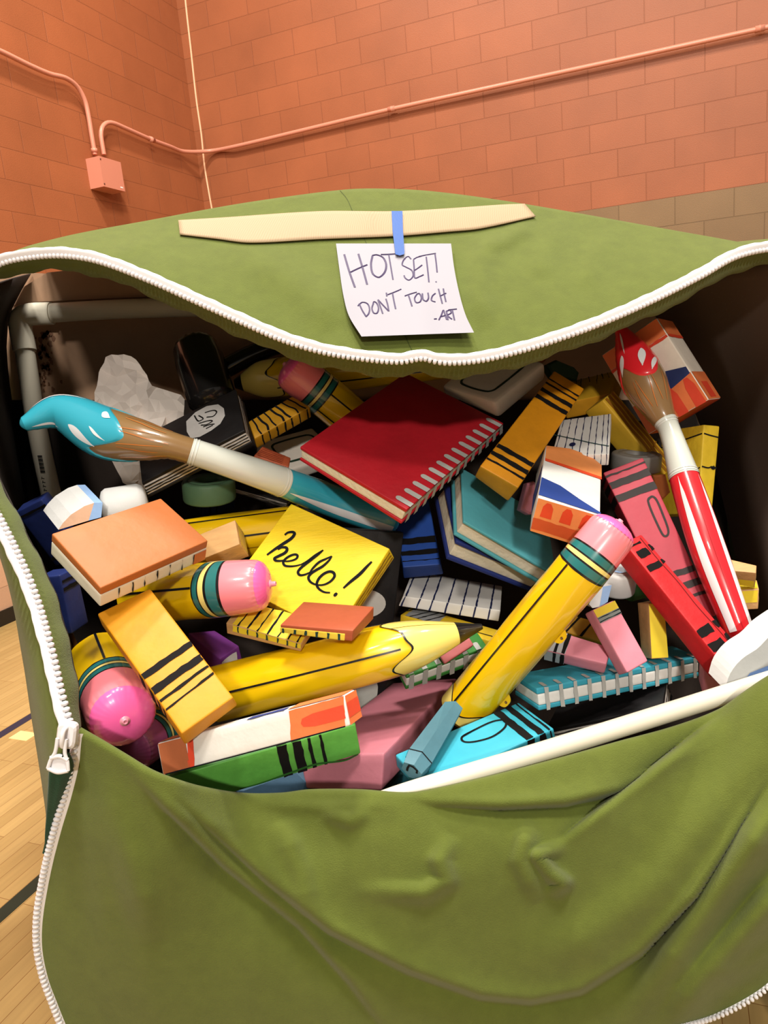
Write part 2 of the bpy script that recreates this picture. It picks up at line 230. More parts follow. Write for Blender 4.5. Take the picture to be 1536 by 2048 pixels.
class MB:
    """collects vertices and faces (world coordinates) with material slots, becomes ONE mesh object"""
    def __init__(self):
        self.v, self.f, self.mi, self.sm, self.mats = [], [], [], [], []
    def slot(self, m):
        if m not in self.mats:
            self.mats.append(m)
        return self.mats.index(m)
    def add(self, verts, faces, m, smooth=False):
        b = len(self.v)
        s = self.slot(m)
        self.v.extend([tuple(map(float, p)) for p in verts])
        for f in faces:
            self.f.append(tuple(b + i for i in f))
            self.mi.append(s)
            self.sm.append(smooth)
    def grid(self, P, m, smooth=True, wrap=False):
        n, k = len(P), len(P[0])
        verts = [p for row in P for p in row]
        fs = []
        for i in range(n - 1):
            for j in range(k if wrap else k - 1):
                j2 = (j + 1) % k
                fs.append((i * k + j, i * k + j2, (i + 1) * k + j2, (i + 1) * k + j))
        self.add(verts, fs, m, smooth)
    def build(self, name, parent=None, base=None):
        V = np.array(self.v)
        if parent is not None:
            o0 = np.array(parent['_w'])
        elif base is not None:
            o0 = np.array(base)
        else:
            o0 = np.array([(V[:, 0].min() + V[:, 0].max()) / 2, (V[:, 1].min() + V[:, 1].max()) / 2, V[:, 2].min()])
        me = bpy.data.meshes.new(name)
        me.from_pydata((V - o0).tolist(), [], self.f)
        for m in self.mats:
            me.materials.append(m)
        me.polygons.foreach_set('material_index', self.mi)
        me.polygons.foreach_set('use_smooth', self.sm)
        me.update()
        o = bpy.data.objects.new(name, me)
        COL.objects.link(o)
        if parent is not None:
            o.parent = parent
            o['_w'] = [float(x) for x in o0]
            if True:
                pass
        else:
            o.location = o0
            o['_w'] = [float(x) for x in o0]
        return o

def tag(o, label, cat, group=None):
    o['label'] = label
    o['category'] = cat
    if group:
        o['group'] = group
    return o

def thing(name, label, cat, loc, group=None):
    o = bpy.data.objects.new(name, None)
    COL.objects.link(o)
    o.empty_display_size = 0.05
    o.location = [float(x) for x in loc]
    o['_w'] = [float(x) for x in loc]
    return tag(o, label, cat, group)

def struct(o):
    o['kind'] = 'structure'
    return o

def catmull(P, n):
    """n points spread along the polyline P with smooth corners"""
    P = np.array(P, float)
    k = len(P)
    out = []
    seg = np.linalg.norm(np.diff(P[:, :min(3, P.shape[1])], axis=0), axis=1)
    L = np.r_[0, np.cumsum(np.maximum(seg, 1e-9))]
    for s in np.linspace(0, L[-1], n):
        i = int(min(np.searchsorted(L, s, side='right') - 1, k - 2))
        i = max(i, 0)
        t = (s - L[i]) / (L[i + 1] - L[i])
        p0, p1, p2, p3 = P[max(i - 1, 0)], P[i], P[i + 1], P[min(i + 2, k - 1)]
        l0, l1, l2 = (max(L[i] - L[i - 1], 1e-6) if i > 0 else L[i + 1] - L[i]), L[i + 1] - L[i], (L[i + 3 - 1] - L[i + 1] if i + 2 < k else L[i + 1] - L[i])
        m1 = (p2 - p0) / (l0 + l1) * l1 if i > 0 else (p2 - p1)
        m2 = (p3 - p1) / (l1 + l2) * l1 if i + 2 < k else (p2 - p1)
        t2, t3 = t * t, t * t * t
        out.append((2 * t3 - 3 * t2 + 1) * p1 + (t3 - 2 * t2 + t) * m1 + (-2 * t3 + 3 * t2) * p2 + (t3 - t2) * m2)
    return np.array(out)

# ---------------------------------------------------------------- blocks
class Hex:
    """a hand-cut block: eight corners, mapped from (u, v, w) in 0..1; w = 1 is its top face, v = 0 its front"""
    def __init__(self, key):
        c, q, d, off = BOX[key]
        self.c = np.array(c)
        self.R = np.array(Quaternion(q).to_matrix())
        self.d = np.array(d)
        nm = {'0': -1, '1': 1}
        self.K = np.zeros((2, 2, 2, 3))
        for i in (0, 1):
            for j in (0, 1):
                for k in (0, 1):
                    o = off.get(('p' if k else 'b') + str(i) + str(j), [0, 0, 0])
                    self.K[i, j, k] = (np.array([2 * i - 1, 2 * j - 1, 2 * k - 1]) * self.d / 2 + np.array(o))
    def p(self, u, v, w):
        K = self.K
        a = K[0] * (1 - u) + K[1] * u
        a = a[0] * (1 - v) + a[1] * v
        a = a[0] * (1 - w) + a[1] * w
        return self.c + self.R @ a
    def base(self):
        z = [self.p(i, j, k) for i in (0, 1) for j in (0, 1) for k in (0, 1)]
        z = np.array(z)
        return [z[:, 0].mean(), z[:, 1].mean(), z[:, 2].min()]
    def face(self, f, a, b, e):
        """point (a, b) of a face, e metres off it"""
        if f == 'top':
            return self.p(a, b, 1 + e / self.d[2])
        if f == 'front':
            return self.p(a, -e / self.d[1], b)
        if f == 'back':
            return self.p(a, 1 + e / self.d[1], b)
        if f == 'left':
            return self.p(-e / self.d[0], a, b)
        if f == 'right':
            return self.p(1 + e / self.d[0], a, b)
    def fdim(self, f):
        return {'top': (self.d[0], self.d[1]), 'front': (self.d[0], self.d[2]), 'back': (self.d[0], self.d[2]),
                'left': (self.d[1], self.d[2]), 'right': (self.d[1], self.d[2])}[f]
    def pick(self, f, px, py):
        """the (a, b) of a face under a point of the photograph"""
        a, b = 0.5, 0.5
        for _ in range(12):
            P = self.face(f, a, b, 0)
            da = (self.face(f, a + 1e-3, b, 0) - P) / 1e-3
            db = (self.face(f, a, b + 1e-3, 0) - P) / 1e-3
            n = np.cross(da, db)
            X = on_plane(px, py, P, n)
            s = np.linalg.lstsq(np.stack([da, db], 1), X - P, rcond=None)[0]
            a, b = a + s[0], b + s[1]
        return a, b

def rblock(mb, h, m, r=0.003, u=(0, 1), v=(0, 1), w=(0, 1), n=5, faces=None):
    """a block with rounded edges filling part of a Hex; faces: {face: material}"""
    lo = np.array([u[0], v[0], w[0]]) * h.d
    hi = np.array([u[1], v[1], w[1]]) * h.d
    r = min(r, 0.45 * (hi - lo).min())
    def ticks(k):
        return np.r_[lo[k], lo[k] + 0.3 * r, lo[k] + r, np.linspace(lo[k] + r, hi[k] - r, n)[1:-1], hi[k] - r, hi[k] - 0.3 * r, hi[k]]
    T = [ticks(k) for k in range(3)]
    def rnd(p):
        q = np.clip(p, lo + r, hi - r)
        e = p - q
        l = np.linalg.norm(e)
        p = q + e * (r / l) if l > 1e-9 and (np.abs(e) > 1e-9).sum() > 0 else p
        return h.p(*(p / h.d))
    FN = {'right': (0, 1, 1, 2), 'left': (0, 0, 1, 2), 'back': (1, 1, 0, 2), 'front': (1, 0, 0, 2), 'top': (2, 1, 0, 1), 'bottom': (2, 0, 0, 1)}
    for f, (ax, side, a, b) in FN.items():
        rows = []
        for x in T[a]:
            row = []
            for y in T[b]:
                p = np.zeros(3)
                p[ax] = (lo, hi)[side][ax]
                p[a], p[b] = x, y
                row.append(rnd(p))
            rows.append(row)
        flip = (side == 1) == (f in ('back',)) if False else None
        P = rows
        e1 = P[1][1] - P[0][0]
        nrm = np.cross(np.array(P[-1][0]) - P[0][0], np.array(P[0][-1]) - P[0][0])
        out = h.p(*[0.5 if i != ax else side * 2 - 0.5 for i in range(3)]) - h.p(.5, .5, .5)
        if np.dot(nrm, out) < 0:
            P = P[::-1]
        mb.grid(P, (faces or {}).get(f, m), smooth=True)

def decal(mb, h, f, a0, a1, b0, b1, m, wob=0.0, e=0.0009, slant=0.0):
    """a painted rectangle; wob: brush wobble in metres; slant: shift of a between b0 and b1"""
    da, db = h.fdim(f)
    na = max(2, int(abs(a1 - a0) * da / 0.012) + 2)
    nb = max(2, int(abs(b1 - b0) * db / 0.012) + 2)
    rows = []
    for i in range(na):
        row = []
        for j in range(nb):
            s, t = i / (na - 1), j / (nb - 1)
            a = a0 + (a1 - a0) * s + slant * (t - 0.5)
            b = b0 + (b1 - b0) * t
            if wob and i in (0, na - 1):
                a += random.uniform(-wob, wob) / da
            if wob and j in (0, nb - 1):
                b += random.uniform(-wob, wob) / db
            row.append(h.face(f, a, b, e))
        rows.append(row)
    mb.grid(rows, m, smooth=False)

def poly(mb, h, f, pts, m, e=0.0010):
    """a painted polygon (convex or not) as a fan of an n-gon"""
    V = [h.face(f, a, b, e) for a, b in pts]
    mb.add(V, [tuple(range(len(V)))], m)

def ribbon(mb, pts3, nrm, width, m, e=0.0, taper=False):
    """a brush stroke along 3D points lying on a surface with normals nrm"""
    P = np.array(pts3)
    n = len(P)
    L, Rr = [], []
    for i in range(n):
        t = P[min(i + 1, n - 1)] - P[max(i - 1, 0)]
        k = np.array(nrm[i] if np.ndim(nrm[0]) else nrm)
        s = np.cross(k, t)
        s /= np.linalg.norm(s) + 1e-12
        wd = width * (0.55 + 0.45 * math.sin(PI * min(1, max(0, (i + .6) / (n - 0.2)))) if taper else 1.0) / 2
        L.append(P[i] + s * wd + k * e)
        Rr.append(P[i] - s * wd + k * e)
    mb.grid([L, Rr], m, smooth=False)

def stroke(mb, h, f, ab, width, m, closed=False, n=None, e=0.0012, taper=False):
    ab = list(ab) + ([ab[0], ab[1]] if closed else [])
    q = catmull([(a, b, 0) for a, b in ab], n or 6 * len(ab)) if len(ab) > 2 else np.array([(a, b, 0) for a, b in ab])
    P = [h.face(f, a, b, 0) for a, b, _ in q]
    mid = q[len(q) // 2]
    N = np.cross(h.face(f, mid[0] + .01, mid[1], 0) - h.face(f, mid[0], mid[1], 0), h.face(f, mid[0], mid[1] + .01, 0) - h.face(f, mid[0], mid[1], 0))
    N /= np.linalg.norm(N)
    if np.dot(N, CAM - P[0]) < 0:
        N = -N
    ribbon(mb, P, N, width, m, e, taper)

def pstroke(mb, h, f, pix, width, m, **k):
    stroke(mb, h, f, [h.pick(f, x, y) for x, y in pix], width, m, **k)

def oval(cx, cy, rx, ry, n=28, sq=2.0):
    out = []
    for i in range(n):
        t = 2 * PI * i / n
        c, s = math.cos(t), math.sin(t)
        out.append((cx + rx * math.copysign(abs(c) ** (2 / sq), c), cy + ry * math.copysign(abs(s) ** (2 / sq), s)))
    return out

# ---------------------------------------------------------------- round things
class Sweep:
    """a tube along a path with its own radius everywhere; S(t, a): t in 0..1, a = angle from the side that faces the room"""
    def __init__(self, pts, rad, n=90, squash=None):
        Q = catmull([list(p) + [r] for p, r in zip(pts, rad)], n)
        self.P, self.r = Q[:, :3], np.maximum(Q[:, 3], 0.0004)
        self.n = n
        d = np.linalg.norm(np.diff(self.P, axis=0), axis=1)
        self.s = np.r_[0, np.cumsum(d)]
        self.len = self.s[-1]
        T = np.gradient(self.P, axis=0)
        self.T = T / np.linalg.norm(T, axis=1)[:, None]
        ref = CAM - self.P[n // 2]
        ref = ref / np.linalg.norm(ref)
        N = ref - (self.T @ ref)[:, None] * self.T
        self.N = N / np.linalg.norm(N, axis=1)[:, None]
        self.B = np.cross(self.T, self.N)
        self.squash = squash
    def at(self, m):
        """frame at m metres along"""
        f = np.interp(m, self.s, np.arange(self.n))
        i = int(min(f, self.n - 2))
        t = f - i
        g = lambda A: A[i] * (1 - t) + A[i + 1] * t
        return g(self.P), g(self.T), g(self.N), g(self.B), self.r[i] * (1 - t) + self.r[i + 1] * t
    def S(self, m, a, e=0.0, rs=1.0):
        P, T, N, B, r = self.at(m)
        q = (math.cos(a) * N + math.sin(a) * B)
        return P + q * (r * rs + e)

def tube_part(mb, sw, m0, m1, mtl, e=0.0, nc=40, nm=None, rfun=None):
    nm = nm or max(2, int((m1 - m0) / 0.008) + 2)
    rows = []
    for m in np.linspace(m0, m1, nm):
        row = []
        for j in range(nc):
            a = 2 * PI * j / nc
            ee = e + (rfun(m, a) if rfun else 0)
            row.append(sw.S(m, a, ee))
        rows.append(row)
    mb.grid(rows, mtl, smooth=True, wrap=True)

def tube_patch(mb, sw, mfun, a0, a1, mtl, e=0.0006, na=12, nm=12):
    """a patch between angles a0 and a1; mfun(a) gives its start and end along the tube"""
    rows = []
    for a in np.linspace(a0, a1, na):
        s, t = mfun(a)
        rows.append([sw.S(m, a, e) for m in np.linspace(s, t, nm)])
    mb.grid(rows, mtl, smooth=True)

def lathe(mb, P0, axis, prof, mtl, nc=40, ref=None, wob=None):
    """profile [(along, radius)] turned round an axis"""
    A = np.array(axis, float)
    A /= np.linalg.norm(A)
    ref = np.array(ref if ref is not None else (CAM - np.array(P0)))
    N = ref - np.dot(ref, A) * A
    if np.linalg.norm(N) < 1e-4:
        N = np.cross(A, [0, 0, 1])
    N /= np.linalg.norm(N)
    B = np.cross(A, N)
    rows = []
    for k, (s, r) in enumerate(prof):
        row = []
        for j in range(nc):
            a = 2 * PI * j / nc
            rr, ss = r, s
            if wob:
                rr, ss = wob(k, a, r, s)
            row.append(np.array(P0) + A * ss + (math.cos(a) * N + math.sin(a) * B) * rr)
        rows.append(row)
    mb.grid(rows, mtl, smooth=True, wrap=True)

def pipe(mb, pts, r, mtl, nc=16, n=60):
    sw = Sweep(pts, [r] * len(pts), n)
    rows = [[sw.P[i] + (math.cos(2 * PI * j / nc) * sw.N[i] + math.sin(2 * PI * j / nc) * sw.B[i]) * r for j in range(nc)] for i in range(n)]
    mb.grid(rows, mtl, smooth=True, wrap=True)
    for i, sg in ((0, -1), (n - 1, 1)):
        mb.add(rows[i], [tuple(range(nc)) if sg > 0 else tuple(range(nc))[::-1]], mtl)
# ---------------------------------------------------------------- the gym: walls, floor
YAW = math.radians(22.237)
CORNER = np.array([-1.4375, 7.351, 0.0])
AX = np.array([math.cos(YAW), -math.sin(YAW), 0.0])     # along the right wall; also the left wall's normal
BX = np.array([-math.sin(YAW), -math.cos(YAW), 0.0])    # along the left wall; also the right wall's normal
J0 = 4.512                                              # a bed joint
ROW = 0.2032

def block_wall(name, top, band, band_z, axis, shift):
    m = bpy.data.materials.new(name)
    m.use_nodes = True
    nt = m.node_tree
    N, Lk = nt.nodes, nt.links
    b = N['Principled BSDF']
    b.inputs['Roughness'].default_value = 0.5
    b.inputs['Specular IOR Level'].default_value = 0.35
    tc = N.new('ShaderNodeTexCoord')
    sx = N.new('ShaderNodeSeparateXYZ')
    Lk.new(tc.outputs['Object'], sx.inputs[0])
    ax = N.new('ShaderNodeMath'); ax.operation = 'ADD'; ax.inputs[1].default_value = shift
    Lk.new(sx.outputs[axis], ax.inputs[0])
    az = N.new('ShaderNodeMath'); az.operation = 'SUBTRACT'; az.inputs[1].default_value = J0 % ROW
    Lk.new(sx.outputs['Z'], az.inputs[0])
    cb = N.new('ShaderNodeCombineXYZ')
    Lk.new(ax.outputs[0], cb.inputs[0]); Lk.new(az.outputs[0], cb.inputs[1])
    br = N.new('ShaderNodeTexBrick')
    br.offset = 0.5; br.squash = 1.0
    br.inputs['Scale'].default_value = 1.0
    br.inputs['Mortar Size'].default_value = 0.0036
    br.inputs['Mortar Smooth'].default_value = 0.35
    br.inputs['Bias'].default_value = 0.0
    br.inputs['Brick Width'].default_value = 2 * ROW
    br.inputs['Row Height'].default_value = ROW
    Lk.new(cb.outputs[0], br.inputs['Vector'])
    def shade(c, k):
        l = lin(c)
        return (l[0] * k, l[1] * k, l[2] * k, 1)
    br.inputs['Color1'].default_value = shade(top, 0.94)
    br.inputs['Color2'].default_value = shade(top, 1.04)
    br.inputs['Mortar'].default_value = shade(top, 0.80)
    br2 = N.new('ShaderNodeTexBrick')
    br2.offset = 0.5
    for k in ('Scale', 'Mortar Size', 'Mortar Smooth', 'Bias', 'Brick Width', 'Row Height'):
        br2.inputs[k].default_value = br.inputs[k].default_value
    Lk.new(cb.outputs[0], br2.inputs['Vector'])
    br2.inputs['Color1'].default_value = shade(band, 0.94)
    br2.inputs['Color2'].default_value = shade(band, 1.05)
    br2.inputs['Mortar'].default_value = shade(band, 0.75)
    lt = N.new('ShaderNodeMath'); lt.operation = 'LESS_THAN'; lt.inputs[1].default_value = band_z
    Lk.new(sx.outputs['Z'], lt.inputs[0])
    mx = N.new('ShaderNodeMix'); mx.data_type = 'RGBA'
    Lk.new(lt.outputs[0], mx.inputs[0]); Lk.new(br.outputs['Color'], mx.inputs[6]); Lk.new(br2.outputs['Color'], mx.inputs[7])
    n = N.new('ShaderNodeTexNoise'); n.inputs['Scale'].default_value = 2.2; n.inputs['Detail'].default_value = 8
    Lk.new(tc.outputs['Object'], n.inputs['Vector'])
    n3 = N.new('ShaderNodeTexNoise'); n3.inputs['Scale'].default_value = 150; n3.inputs['Detail'].default_value = 3
    Lk.new(tc.outputs['Object'], n3.inputs['Vector'])
    ml = N.new('ShaderNodeMath'); ml.operation = 'MULTIPLY_ADD'; ml.inputs[1].default_value = 0.42; ml.inputs[2].default_value = 0.78
    Lk.new(n.outputs['Fac'], ml.inputs[0])
    m2 = N.new('ShaderNodeMath'); m2.operation = 'MULTIPLY_ADD'; m2.inputs[1].default_value = 0.24; m2.inputs[2].default_value = 0.88
    Lk.new(n3.outputs['Fac'], m2.inputs[0])
    mm = N.new('ShaderNodeMath'); mm.operation = 'MULTIPLY'
    Lk.new(ml.outputs[0], mm.inputs[0]); Lk.new(m2.outputs[0], mm.inputs[1])
    mu = N.new('ShaderNodeMix'); mu.data_type = 'RGBA'; mu.blend_type = 'MULTIPLY'; mu.inputs[0].default_value = 1.0
    Lk.new(mx.outputs[2], mu.inputs[6]); Lk.new(mm.outputs[0], mu.inputs[7])
    Lk.new(mu.outputs[2], b.inputs['Base Color'])
    h = N.new('ShaderNodeMath'); h.operation = 'MULTIPLY_ADD'; h.inputs[1].default_value = -1.0; h.inputs[2].default_value = 0.0
    Lk.new(br.outputs['Fac'], h.inputs[0])
    h2 = N.new('ShaderNodeMath'); h2.operation = 'MULTIPLY_ADD'; h2.inputs[1].default_value = 0.28
    Lk.new(n3.outputs['Fac'], h2.inputs[0]); Lk.new(h.outputs[0], h2.inputs[2])
    bp = N.new('ShaderNodeBump'); bp.inputs['Strength'].default_value = 0.55; bp.inputs['Distance'].default_value = 0.006
    Lk.new(h2.outputs[0], bp.inputs['Height'])
    Lk.new(bp.outputs[0], b.inputs['Normal'])
    return m

def room_box(name, lo, hi, m):
    """a box in the wall frame: x along the right wall, -y along the left wall, origin at the corner"""
    mb = MB()
    V = [(x, y, z) for x in (lo[0], hi[0]) for y in (lo[1], hi[1]) for z in (lo[2], hi[2])]
    F = [(0, 1, 3, 2), (4, 6, 7, 5), (0, 4, 5, 1), (2, 3, 7, 6), (0, 2, 6, 4), (1, 5, 7, 3)]
    mb.add(V, F, m)
    o = mb.build(name, base=(0, 0, 0))
    o.location = CORNER
    o.rotation_euler = (0, 0, -YAW)
    return struct(o)

def to_room(P):
    d = np.array(P) - CORNER
    return np.array([d @ AX, -(d @ BX), d[2]])

H = 7.6
xj = to_room(on_plane(1181, 340, CORNER, BX))[0]
yj = to_room(on_plane(42, 270, CORNER, AX))[1]
room_box('wall_back', (-0.2, 0.0, 0.0), (9.0, 0.2, H),
         block_wall('painted_block_back', (148, 85, 53), (122, 96, 66), J0 - 10 * ROW + 0.0, 'X', -xj + ROW))
room_box('wall_left', (-0.2, -9.0, 0.0), (0.0, 0.0, H),
         block_wall('painted_block_left', (154, 88, 54), (196, 156, 128), 2.2, 'Y', -yj))
FLOORM = bpy.data.materials.new('maple_floor')
FLOORM.use_nodes = True
nt = FLOORM.node_tree
b = nt.nodes['Principled BSDF']
b.inputs['Roughness'].default_value = 0.32
tc = nt.nodes.new('ShaderNodeTexCoord')
mp = nt.nodes.new('ShaderNodeMapping'); mp.inputs['Rotation'].default_value = (0, 0, PI / 2)
nt.links.new(tc.outputs['Object'], mp.inputs[0])
br = nt.nodes.new('ShaderNodeTexBrick')
br.offset = 0.37; br.offset_frequency = 3
for k, v in (('Scale', 1.0), ('Mortar Size', 0.0009), ('Mortar Smooth', 0.2), ('Brick Width', 0.62), ('Row Height', 0.057), ('Bias', 0.1)):
    br.inputs[k].default_value = v
br.inputs['Color1'].default_value = lin((166, 136, 84))
br.inputs['Color2'].default_value = lin((182, 152, 98))
br.inputs['Mortar'].default_value = lin((120, 76, 34))
nt.links.new(mp.outputs[0], br.inputs['Vector'])
mp2 = nt.nodes.new('ShaderNodeMapping'); mp2.inputs['Scale'].default_value = (60, 3, 1)
nt.links.new(tc.outputs['Object'], mp2.inputs[0])
nz = nt.nodes.new('ShaderNodeTexNoise'); nz.inputs['Scale'].default_value = 1.0; nz.inputs['Detail'].default_value = 5
nt.links.new(mp2.outputs[0], nz.inputs['Vector'])
ma = nt.nodes.new('ShaderNodeMath'); ma.operation = 'MULTIPLY_ADD'; ma.inputs[1].default_value = 0.4; ma.inputs[2].default_value = 0.78
nt.links.new(nz.outputs['Fac'], ma.inputs[0])
mu = nt.nodes.new('ShaderNodeMix'); mu.data_type = 'RGBA'; mu.blend_type = 'MULTIPLY'; mu.inputs[0].default_value = 1
nt.links.new(br.outputs['Color'], mu.inputs[6]); nt.links.new(ma.outputs[0], mu.inputs[7])
nt.links.new(mu.outputs[2], b.inputs['Base Color'])
room_box('floor', (-0.2, -14.0, -0.1), (9.0, 0.2, 0.0), FLOORM)
room_box('baseboard_left', (0.0, -9.0, 0.0), (0.012, 0.0, 0.10), mat('black_rubber', (30, 26, 24), rough=0.4))
room_box('baseboard_back', (0.012, -0.012, 0.0), (9.0, 0.0, 0.10), mat('black_rubber', (30, 26, 24), rough=0.4))

def floor_hit(px, py):
    return to_room(on_plane(px, py, (0, 0, 0), np.array([0, 0, 1.0])))
def floor_line(name, px, py, width, colour, y0=-9.0, y1=-0.1):
    x = floor_hit(px, py)[0]
    room_box(name, (x - width / 2, y0, 0.0), (x + width / 2, y1, 0.0012), mat(name + '_paint', colour, rough=0.35))
floor_line('trim_1', 30, 1452, 0.05, (26, 34, 62))
floor_line('trim_2', 42, 1795, 0.05, (22, 40, 32))
c0, c1 = floor_hit(28, 1470), floor_hit(66, 1468)
room_box('trim_3', (c0[0], min(c0[1], c1[1]) - 0.03, 0), (c1[0] + .02, max(c0[1], c1[1]) + 0.01, 0.0012), mat('trim_3_paint', (240, 214, 150), rough=0.35))

# white caulk line beside the corner
mb = MB()
cl = [on_plane(x, y, CORNER + BX * 0.0, BX) for x, y in ((367, -60), (371, 0), (382, 100), (393, 200), (403, 270), (409, 330), (418, 385), (428, 440))]
pipe(mb, [p + BX * 0.002 for p in cl], 0.009, mat('caulk', (226, 176, 140), rough=0.5), nc=8, n=40)
struct(mb.build('trim_4'))

# conduit and junction box, painted like the wall
CONDM = mat('conduit_paint', (204, 134, 112), rough=0.35, bump=0.05)
LW = lambda px, py, o: on_plane(px, py, CORNER + AX * o, AX)
RW = lambda px, py, o: on_plane(px, py, CORNER + BX * o, BX)
cond_a = [LW(x, y, 0.05) for x, y in ((-700, -187), (-160, 36), (0, 102), (60, 131), (100, 148), (133, 157), (155, 174), (170, 202), (177, 232), (184, 275), (190, 309))]
mb = MB()
pipe(mb, cond_a, 0.017, CONDM, n=160)
ca = mb.build('conduit')
tag(ca, 'salmon painted metal conduit bending down from the upper left into the box', 'conduit')
mb = MB()
lathe(mb, cond_a[-1] + np.array([0, 0, 0.03]), (0, 0, 1), [(-.015, .017), (-.015, .023), (.012, .023), (.012, .017)], CONDM, nc=20)
mb.build('coupling', ca)
cond_b = [LW(x, y, 0.05) for x, y in ((208, 309), (204, 286), (202, 268), (205, 254), (214, 246), (226, 246), (250, 256), (300, 278), (340, 293), (368, 303))] \
    + [RW(x, y, 0.05) for x, y in ((420, 302), (470, 293), (600, 262), (780, 219), (1000, 171), (1250, 117), (1536, 54), (1720, 14))]
mb = MB()
pipe(mb, cond_b, 0.017, CONDM, n=200)
cb_ = mb.build('conduit')
tag(cb_, 'salmon painted metal conduit running from the box round the corner along the back wall', 'conduit')
for px, py, w in ((303, 279, 'L'), (783, 218, 'R'), (1520, 57, 'R')):
    mb = MB()
    p = LW(px, py, .05) if w == 'L' else RW(px, py, .05)
    d = BX if w == 'L' else AX
    lathe(mb, p, d, [(-.03, .017), (-.03, .021), (-.004, .021), (-.003, .0225), (.003, .0225), (.004, .021), (.03, .021), (.03, .017)], CONDM, nc=20)
    mb.build('coupling', cb_)
mb = MB()
# junction box on the left wall
pts_w = [to_room(LW(171, 318, 0)), to_room(LW(179, 378, 0))]
y0b = pts_w[0][1]
ztop, zbot = pts_w[0][2], pts_w[1][2]
dep_b = 0.13
yb2 = to_room(LW(241, 323, dep_b))[1]
V = []
for x in (0.0, dep_b):
    for y in (y0b, yb2):
        for z in (zbot, ztop):
            V.append(CORNER + AX * x - BX * y + np.array([0, 0, z]))
BOXM = mat('box_paint', (202, 130, 108), rough=0.4, bump=0.08)
mb.add(V, [(0, 1, 3, 2), (4, 6, 7, 5), (0, 4, 5, 1), (2, 3, 7, 6), (0, 2, 6, 4), (1, 5, 7, 3)], BOXM)
jb = mb.build('junction_box')
tag(jb, 'square salmon painted electrical junction box on the left block wall', 'junction box')
for zz in (ztop - 0.02, zbot + 0.02):
    mb = MB()
    lathe(mb, CORNER + AX * dep_b - BX * (y0b + 0.01) + np.array([0, 0, zz]), AX, [(0, .006), (.003, .006), (.004, .0)], mat('screw', (96, 50, 38), rough=0.4), nc=12)
    mb.build('screw', jb)
mb = MB()
q = CORNER + AX * (dep_b + .001) + np.array([0, 0, zbot + .02])
mb.add([q - BX * (yb2 - .05), q - BX * (yb2 - .02), q - BX * (yb2 - .02) + np.array([0, 0, .01]), q - BX * (yb2 - .05) + np.array([0, 0, .01])], [(0, 1, 2, 3)], WHITE)
mb.build('sticker', jb).__setitem__('label', 'small white sticker')

# ---------------------------------------------------------------- the giant pouch
def cloth(name, rgb, **k):
    return mat(name, rgb, rough=0.92, bump=0.35, bscale=520, vary=0.10, vscale=30, sheen=0.12, spec=0.15, **k)
GREEN = cloth('green_fleece', (88, 98, 37))
DKGREEN = cloth('dark_green_cloth', (22, 62, 40))
LINING = mat('black_lining', (48, 40, 36), rough=0.85, bump=0.2, bscale=240, spec=0.2)
def speckled():
    m = bpy.data.materials.new('dark_speckled_cloth'); m.use_nodes = True
    nt = m.node_tree; b = nt.nodes['Principled BSDF']
    b.inputs['Roughness'].default_value = 0.85; b.inputs['Specular IOR Level'].default_value = .2
    tc = nt.nodes.new('ShaderNodeTexCoord'); v = nt.nodes.new('ShaderNodeTexVoronoi'); v.inputs['Scale'].default_value = 130
    nt.links.new(tc.outputs['Object'], v.inputs['Vector'])
    r = nt.nodes.new('ShaderNodeValToRGB'); r.color_ramp.elements[0].position = 0.06; r.color_ramp.elements[1].position = 0.10
    r.color_ramp.elements[0].color = lin((170, 156, 146)); r.color_ramp.elements[1].color = lin((126, 106, 95))
    nt.links.new(v.outputs['Distance'], r.inputs[0]); nt.links.new(r.outputs[0], b.inputs['Base Color'])
    return m
SPECK = speckled()
ZIPM = mat('white_zip', (214, 212, 216), rough=0.45, bump=0.05)

def interp(x, xs, ys):
    return float(np.interp(x, xs, ys))

# the zip along the top flap, as px -> py, and how far away it and the crest behind it are
ZX = [-60, 0, 60, 130, 200, 300, 400, 480, 560, 640, 720, 800, 845, 870, 900, 960, 1030, 1100, 1200, 1300, 1400, 1470, 1536, 1660]
ZY = [560, 525, 512, 509, 521, 559, 604, 640, 675, 700, 714, 721, 714, 720, 723, 718, 702, 681, 645, 601, 551, 512, 496, 486]
KX = [-60, 0, 60, 150, 300, 450, 560, 690, 760, 860, 1000, 1150, 1300, 1430, 1500, 1536, 1660]
KY = [552, 514, 491, 468, 440, 412, 395, 379, 377, 382, 400, 425, 452, 475, 487, 488, 476]
DZX, DZ = [-60, 0, 300, 640, 870, 1150, 1400, 1536, 1660], [1.44, 1.42, 1.36, 1.31, 1.30, 1.33, 1.39, 1.43, 1.46]
DKX, DK = [-60, 0, 150, 300, 640, 870, 1150, 1400, 1536, 1660], [1.46, 1.46, 1.50, 1.55, 1.62, 1.63, 1.60, 1.52, 1.47, 1.48]
zy = catmull(list(zip(ZX, ZY, [0] * len(ZX))), 400)
ky = catmull(list(zip(KX, KY, [0] * len(KX))), 400)
def zip_y(x): return interp(x, zy[:, 0], zy[:, 1])
def crest_y(x): return interp(x, ky[:, 0], ky[:, 1])
